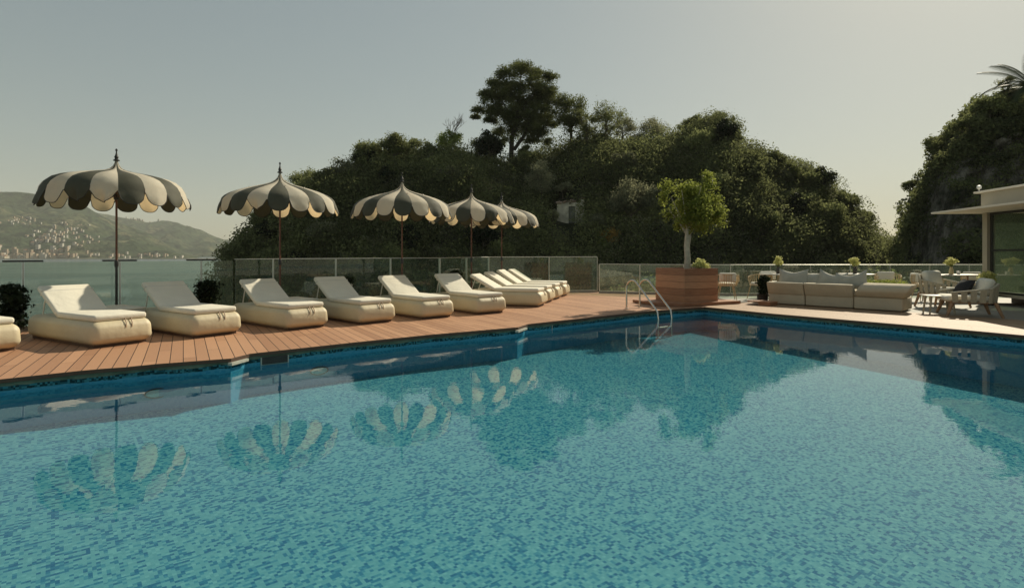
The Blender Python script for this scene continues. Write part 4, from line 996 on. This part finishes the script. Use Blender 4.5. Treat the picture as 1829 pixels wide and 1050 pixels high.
# bare dead tree
db = isl_hit(805, 270); s_ = db.y/FPX
dead = empty("bare_tree", db, 0, "leafless tree with fine forked branches against the sky left of the pines", "tree")
m = MB(); rdm = random.Random(3)
def branch(p, d, L, r, k):
    q = p+d*L; m.tube([p, (p+q)/2+Vector((rdm.uniform(-.1, .1), 0, 0))*L, q], [r, r*.8, r*.55], 5)
    if k: 
        for i in range(3): branch(p+d*L*rdm.uniform(.5, 1), (d+Vector((rdm.uniform(-.8, .8), rdm.uniform(-.4, .4), rdm.uniform(-.1, .5)))).normalized(), L*.62, r*.6, k-1)
branch(Vector((0, 0, 0)), Vector((.03, 0, 1)), 2.9, .10, 4); m.build("branches", M['bark'], dead)
# ruined hut
hb = isl_hit(1017, 392); hs_ = hb.y/FPX; hut = empty("ruined_hut", hb+Vector((0, -.6, -.2)), R(-10), "small ruined plaster hut with broken roof tiles on the islet's slope", "hut")
w2, hh = 46*hs_, 32*hs_; mw = simple("weathered plaster", (.52, .48, .37), .95, var=.35, scale=1.5)
m = MB(); m.box(-w2/2, -.15, 0, .25, -1, hh); m.box(.55, w2/2-.18, 0, .25, -1, hh); m.box(-.15, .55, 0, .25, hh*.78, hh); m.box(-w2/2, -w2/2+.25, .26, 2.2, -1, hh); m.build("wall", mw, hut)
m = MB(); m.box(w2/2-.18, w2/2+.12, -.08, 2.2, -1, hh*1.16); m.build("side_pier", simple("pale plaster", (.72, .68, .54), .9), hut)
m = MB(); m.box(-.15, .55, .15, .2, -1, hh*.78); m.build("door", M['room'], hut)
m = MB(); rr_ = random.Random(4)
for i in range(60):
    x_ = rr_.uniform(-w2/2, w2/2+.6); mt = Matrix.Translation((x_, rr_.uniform(-.15, .9), hh+.03+max(0, (x_/w2+.3))*.55*rr_.random())) @ Matrix.Rotation(rr_.uniform(-.7, .7), 4, 'X') @ Matrix.Rotation(rr_.uniform(-.7, .7), 4, 'Y')
    m.box(-.16, .16, -.2, .2, -.02, .02, 0, mt)
m.build("roof_tiles", simple("broken clay tiles", (.36, .26, .19), .9, var=.5, scale=2), hut)
# rustic wooden rail above the hut
rb2 = isl_hit(1065, 345); rl = empty("rustic_rail", rb2+Vector((0, -1.2, .4)), 0, "grey rustic branch railing on the slope above the ruined hut", "railing")
for (a, b) in (((-1.1, .55), (.1, .5)), ((0, .7), (1.5, -.3)), ((0, .75), (-.1, -.7)), ((.3, .6), (1.5, .5)), ((-.9, -.8), (-.2, .1))):
    m = MB(); m.tube([(a[0], 0, a[1]), ((a[0]+b[0])/2, .1, (a[1]+b[1])/2+.06), (b[0], 0, b[1])], [.035, .03, .022], 6); m.build("branch", M['branchwood'], rl)

# cliff trees and palm
hill_tree(1672, 300, 240, 52, "leaning tree on the cliff's left brow", 'f_scrub', 18, 200, .09, cl_hit, sub=.32, tint=.6)
hill_tree(1702, 262, 208, 60, "dense dark tree on the upper left brow of the cliff", 'f_scrub', 18, 230, .10, cl_hit, tint=.45)
hill_tree(1748, 225, 170, 66, "green tree tinted as sunlit on the cliff top left of the palm", 'f_scrub', 20, 240, .10, cl_hit, tint=.85)  # sunlight on the crown is given by a paler leaf tint
hill_tree(1630, 355, 312, 34, "small bush halfway up the cliff's left edge", 'f_scrub', 10, 200, .09, cl_hit, tint=.6, cat="bush", name="bush")
hill_tree(1795, 205, 136, 56, "open round tree standing under the palm on the cliff top", 'f_olive', 16, 170, .08, cl_hit, sub=.32, tint=.35)
hill_tree(1790, 225, 182, 90, "rounded green bush on the cliff top below the palm", 'f_scrub', 16, 260, .10, cl_hit, tint=.75, cat="bush", name="bush")
pb2 = cl_hit(1824, 215); ps = pb2.y/FPX; palm = empty("palm_tree", pb2, 0, "palm with long arching fronds on the cliff top at the right edge", "palm tree")
th = zat(158, pb2.y)-pb2.z
m = MB(); m.tube([(0, 0, -.5), (.05, 0, th*.5), (0, 0, th)], [.26, .2, .22], 10); m.build("trunk", M['bark'], palm, True)
for k in range(26):
    az = 2*math.pi*k/26*1.0+random.uniform(-.1, .1); el = R(random.choice([15, 35, 55, 72])+random.uniform(-8, 8)); L = 3.7*random.uniform(.85, 1.1)
    pts = []; p_ = Vector((0, 0, th)); 
    for i in range(12):
        e2 = el-R(8.5)*i*(.6 if el > R(50) else .8); d_ = Vector((math.cos(az)*math.cos(e2), math.sin(az)*math.cos(e2), math.sin(e2))); pts.append((p_.copy(), d_)); p_ = p_+d_*L/12
    vs = []; fs = []; m = MB()
    for i, (q, d_) in enumerate(pts[1:]):
        for j in range(3):
            qq = q+d_*L/12*j/3; sd = d_.cross(Vector((0, 0, 1))).normalized(); ll = .75*math.sin(math.pi*min(1, (i+j/3+2)/14))**.7
            for sg in (-1, 1):
                tip = qq+sd*sg*ll*.8+d_*ll*.55-Vector((0, 0, ll*.28)); m.add([qq-d_*.05, qq+d_*.06, tip], [(0, 1, 2)])
    m.tube([q for q, _ in pts], .02, 4)
    fo = m.build("frond", M['f_palm'], palm, fix=False)
    a_ = fo.data.attributes.new('tint', 'FLOAT', 'FACE'); a_.data.foreach_set('value', np.full(len(fo.data.polygons), random.uniform(.2, .8), np.float32))

# broad shrubs outside the right fence
for i, (x, d, r_, h_, lab, mt_) in enumerate([(1100, 21.5, .9, 1.1, "low green shrub just outside the glass near the pool ladder", 'f_scrub'),
        (1150, 23, 1.2, 1.5, "wide shrub outside the glass behind the ladder rails", 'f_scrub'), (1420, 22.5, 1.5, 1.6, "wide dark shrub outside the glass behind the left sofa pillow", 'f_dark'),
        (1560, 23, 1.6, 1.7, "wide dark shrub outside the glass behind the lime shrub box", 'f_scrub'), (1660, 23, 1.7, 1.6, "wide dark shrub outside the glass left of the right flower vase", 'f_dark')]):
    root = empty("garden_shrub", at(x, d, -1.3), 0, lab, "shrub"); bl = crown((0, 0, h_*.6), (r_, r_, h_*.6), 18, .4, .8, .5, .15); P, N, T = blob_points(bl, 160)
    leaves("foliage", P, .06*rng.uniform(.7, 1.4, len(P)), N, T, M[mt_], root); m = MB(); m.tube([(0, 0, -.8), (0, 0, h_*.6)], .05, 6); m.build("stem", M['bark'], root)
t_ = MB(); t_.prism([(2, 20.3), (32, 20.3), (32, 33), (4, 33), (1, 24)], -9, -1.4); tag(t_.build("garden_ground", M['isl']), kind='structure')

# ------------------------------------------------------------------ FAR COAST
FR = [(-500, 300), (-200, 330), (0, 343), (60, 348), (115, 355), (150, 366), (190, 388), (230, 404), (262, 416), (292, 432), (322, 448), (352, 458), (380, 464)]
BK = [(-500, 330), (0, 360), (150, 376), (210, 386), (240, 391), (262, 397), (285, 395), (318, 396), (335, 404), (360, 410), (385, 422), (405, 428), (425, 436), (470, 450), (520, 462)]
def coast(PRF, Y0, Y1, seed):
    PX, VV = np.meshgrid(np.linspace(-500, PRF[-1][0], 260), np.linspace(0, 1.35, 110), indexing='ij')
    zr = CH+(HY-interp(PX, PRF))/FPX*Y1; vv = np.clip(VV, 0, 1); Y = Y0+(Y1-Y0)*VV
    s_ = .10*np.clip(vv/.12, 0, 1)+.90*np.clip((vv-.08)/.92, 0, 1)**1.05
    Z = SEA-1+(zr-SEA+1)*s_-np.clip(VV-1, 0, 1)*(zr+20)*2.5
    X = (PX-CX)/FPX*Y; Q = np.stack([X, Y, Z], -1); f = Q.reshape(-1, 3)
    n1 = fbm(f*np.array([.0045, .0012, .001])+seed, 5).reshape(X.shape); gul = np.abs(fbm(f*np.array([.010, .0035, .001])+seed*2, 4).reshape(X.shape)-.5)
    n3 = fbm(f*.02+seed, 4).reshape(X.shape)-.5
    amp = np.clip(vv*5, 0, 1)*(1-vv**10*.85)*np.clip((zr-SEA)/60, 0, 1)
    Z += ((n1-.5)*80-gul*130+n3*20+12)*amp; Q[..., 2] = Z; return Q
t = NT("far coast slopes"); v = t.obj()
f = t.noise(v, .008, 7, .65); c = t.ramp(f, [(.32, (.028, .052, .026)), (.5, (.056, .080, .038)), (.68, (.17, .16, .09))])
d2 = t.noise(v, .05, 6, .7); c = t.mix(t.math('MULTIPLY', t.math('SUBTRACT', d2, .47), 9.0), c, (.016, .026, .014))
M['coast'] = t.done(t.pr(c, .95, 0, t.bump(t.noise(v, .03, 7, .7), 1.0, 12), .1))
QF = coast(FR, 1240, 1950, 3.3); QB = coast(BK, 1900, 2800, 8.1)
tag(grid_obj("front_mountain", QF, M['coast']), kind='structure'); tag(grid_obj("back_mountain", QB, M['coast']), kind='structure')
m = MB(); m.box(-1900, -560, 1225, 1262, SEA-1, SEA+1.6); tag(m.build("shore", simple("pale shingle", (.42, .38, .29), .9, var=.2, scale=.1)), kind='structure')

# coastal houses: three prototypes, then copies
wm = [simple("house wall "+n_, c_, .85, var=.08, scale=.2, bump=.05) for n_, c_ in (("white", (.50, .47, .40)), ("tan", (.38, .30, .21)), ("cream", (.45, .40, .30)))]
rfm = simple("clay roof", (.30, .15, .09), .9, var=.2, scale=.3); winm = simple("dark window", (.05, .055, .06), .4)
def house_mesh(w, d, h, wall, floors, gable):
    m = MB(); m.box(-w/2, w/2, -d/2, d/2, -6, h, 0)
    if gable: m.add([(-w/2-.4, -d/2-.4, h+.01), (w/2+.4, -d/2-.4, h+.01), (w/2+.4, d/2+.4, h+.01), (-w/2-.4, d/2+.4, h+.01), (-w/2, 0, h+1.9), (w/2, 0, h+1.9)], [(0, 1, 5, 4), (2, 3, 4, 5), (0, 4, 3), (1, 2, 5), (0, 3, 2, 1)], 1)
    else: m.box(-w/2-.2, w/2+.2, -d/2-.2, d/2+.2, h+.01, h+.5, 0)
    nw = max(2, int(w/2.6))
    for fl in range(floors):
        for k in range(nw):
            xc = -w/2+w*(k+.5)/nw; zc = h*(fl+.5)/floors; m.box(xc-.5, xc+.5, -d/2-.06, -d/2+.1, zc-.7, zc+.7, 2)
    me = bpy.data.meshes.new("coastal_house"); me.from_pydata(m.v, [], m.f)
    for q in (wall, rfm, winm): me.materials.append(q)
    me.polygons.foreach_set('material_index', m.mi); return me
protos = [(house_mesh(8, 7, 9, wm[0], 3, False), "white flat roofed block"), (house_mesh(7, 7, 12, wm[1], 4, False), "tan flat roofed apartment block"), (house_mesh(9, 8, 6, wm[2], 2, True), "cream house with clay gable roof")]
def coast_z(Q, x, y):
    # nearest grid column/row
    px = CX+FPX*x/y; i = int(np.clip(round((px+500)/(FR[-1][0]+500)*259), 0, 259)) if Q is QF else int(np.clip(round((px+500)/(BK[-1][0]+500)*259), 0, 259))
    return float(np.interp(y, Q[i, :, 1], Q[i, :, 2]))
hr = random.Random(11); zones = []
def put(px, y, q, sc, zone, Q=QF):
    x = (px-CX)/FPX*y; me, kd = protos[q]; o = bpy.data.objects.new("coastal_house", me); COL.objects.link(o)
    o.location = (x, y, max(SEA+1, coast_z(Q, x, y)) if Q is not None else SEA+1.5); o.rotation_euler = (0, 0, hr.uniform(-.3, .3)); o.scale = (sc*hr.uniform(.8, 1.3), sc, sc*hr.uniform(.75, 1.25))
    tag(o, f"{kd} {zone}", "house", f"houses {zone}")
for i in range(74): put(hr.uniform(-6, 133), hr.uniform(1250, 1262) if i % 3 else hr.uniform(1280, 1330), hr.choice([0, 1, 1, 2]), .8, "packed along the far shore at left")
for i in range(34): put(hr.uniform(133, 330), hr.uniform(1250, 1300), hr.choice([0, 0, 1, 2]), .55, "scattered along the far shore at centre left")
def slope_cluster(n, cx, cy, sx, sy, zone, sc, Q=QF):
    for i in range(n):
        px = hr.gauss(cx, sx); py = hr.gauss(cy, sy)
        col = int(np.clip(round((px+500)/((FR if Q is QF else BK)[-1][0]+500)*259), 0, 259)); yp = HY-FPX*(Q[col, :82, 2]-CH)/Q[col, :82, 1]
        j = int(np.argmin(np.abs(yp-py))); put(px, float(Q[col, j, 1]), hr.choice([0, 0, 1, 2]), sc, zone, Q)
slope_cluster(62, 82, 424, 20, 6, "in the dense village on the far slope", .62)
slope_cluster(26, 30, 396, 22, 5, "spread high on the far slope at left", .5)
slope_cluster(24, 125, 410, 14, 5, "on the far slope left of the first parasol pole", .55)
slope_cluster(18, 150, 428, 16, 6, "low on the far slope beside the first parasol pole", .5)
slope_cluster(12, 245, 391, 14, 2.0, "strung along the far back ridge", .7, QB)

# ------------------------------------------------------------------ haze
hz = NT("haze air"); pv_ = hz.new("ShaderNodeVolumePrincipled") if False else hz.n.new("ShaderNodeVolumePrincipled")
pv_.inputs['Color'].default_value = (.92, .93, .88, 1); pv_.inputs['Density'].default_value = .00014; pv_.inputs['Anisotropy'].default_value = 0.0
hz.lk(pv_.outputs[0], hz.out.inputs['Volume'])
m = MB(); m.box(-3450, 3450, -320, 3950, SEA-3, 330); hzo = m.build("haze", hz.m); tag(hzo, kind='stuff')
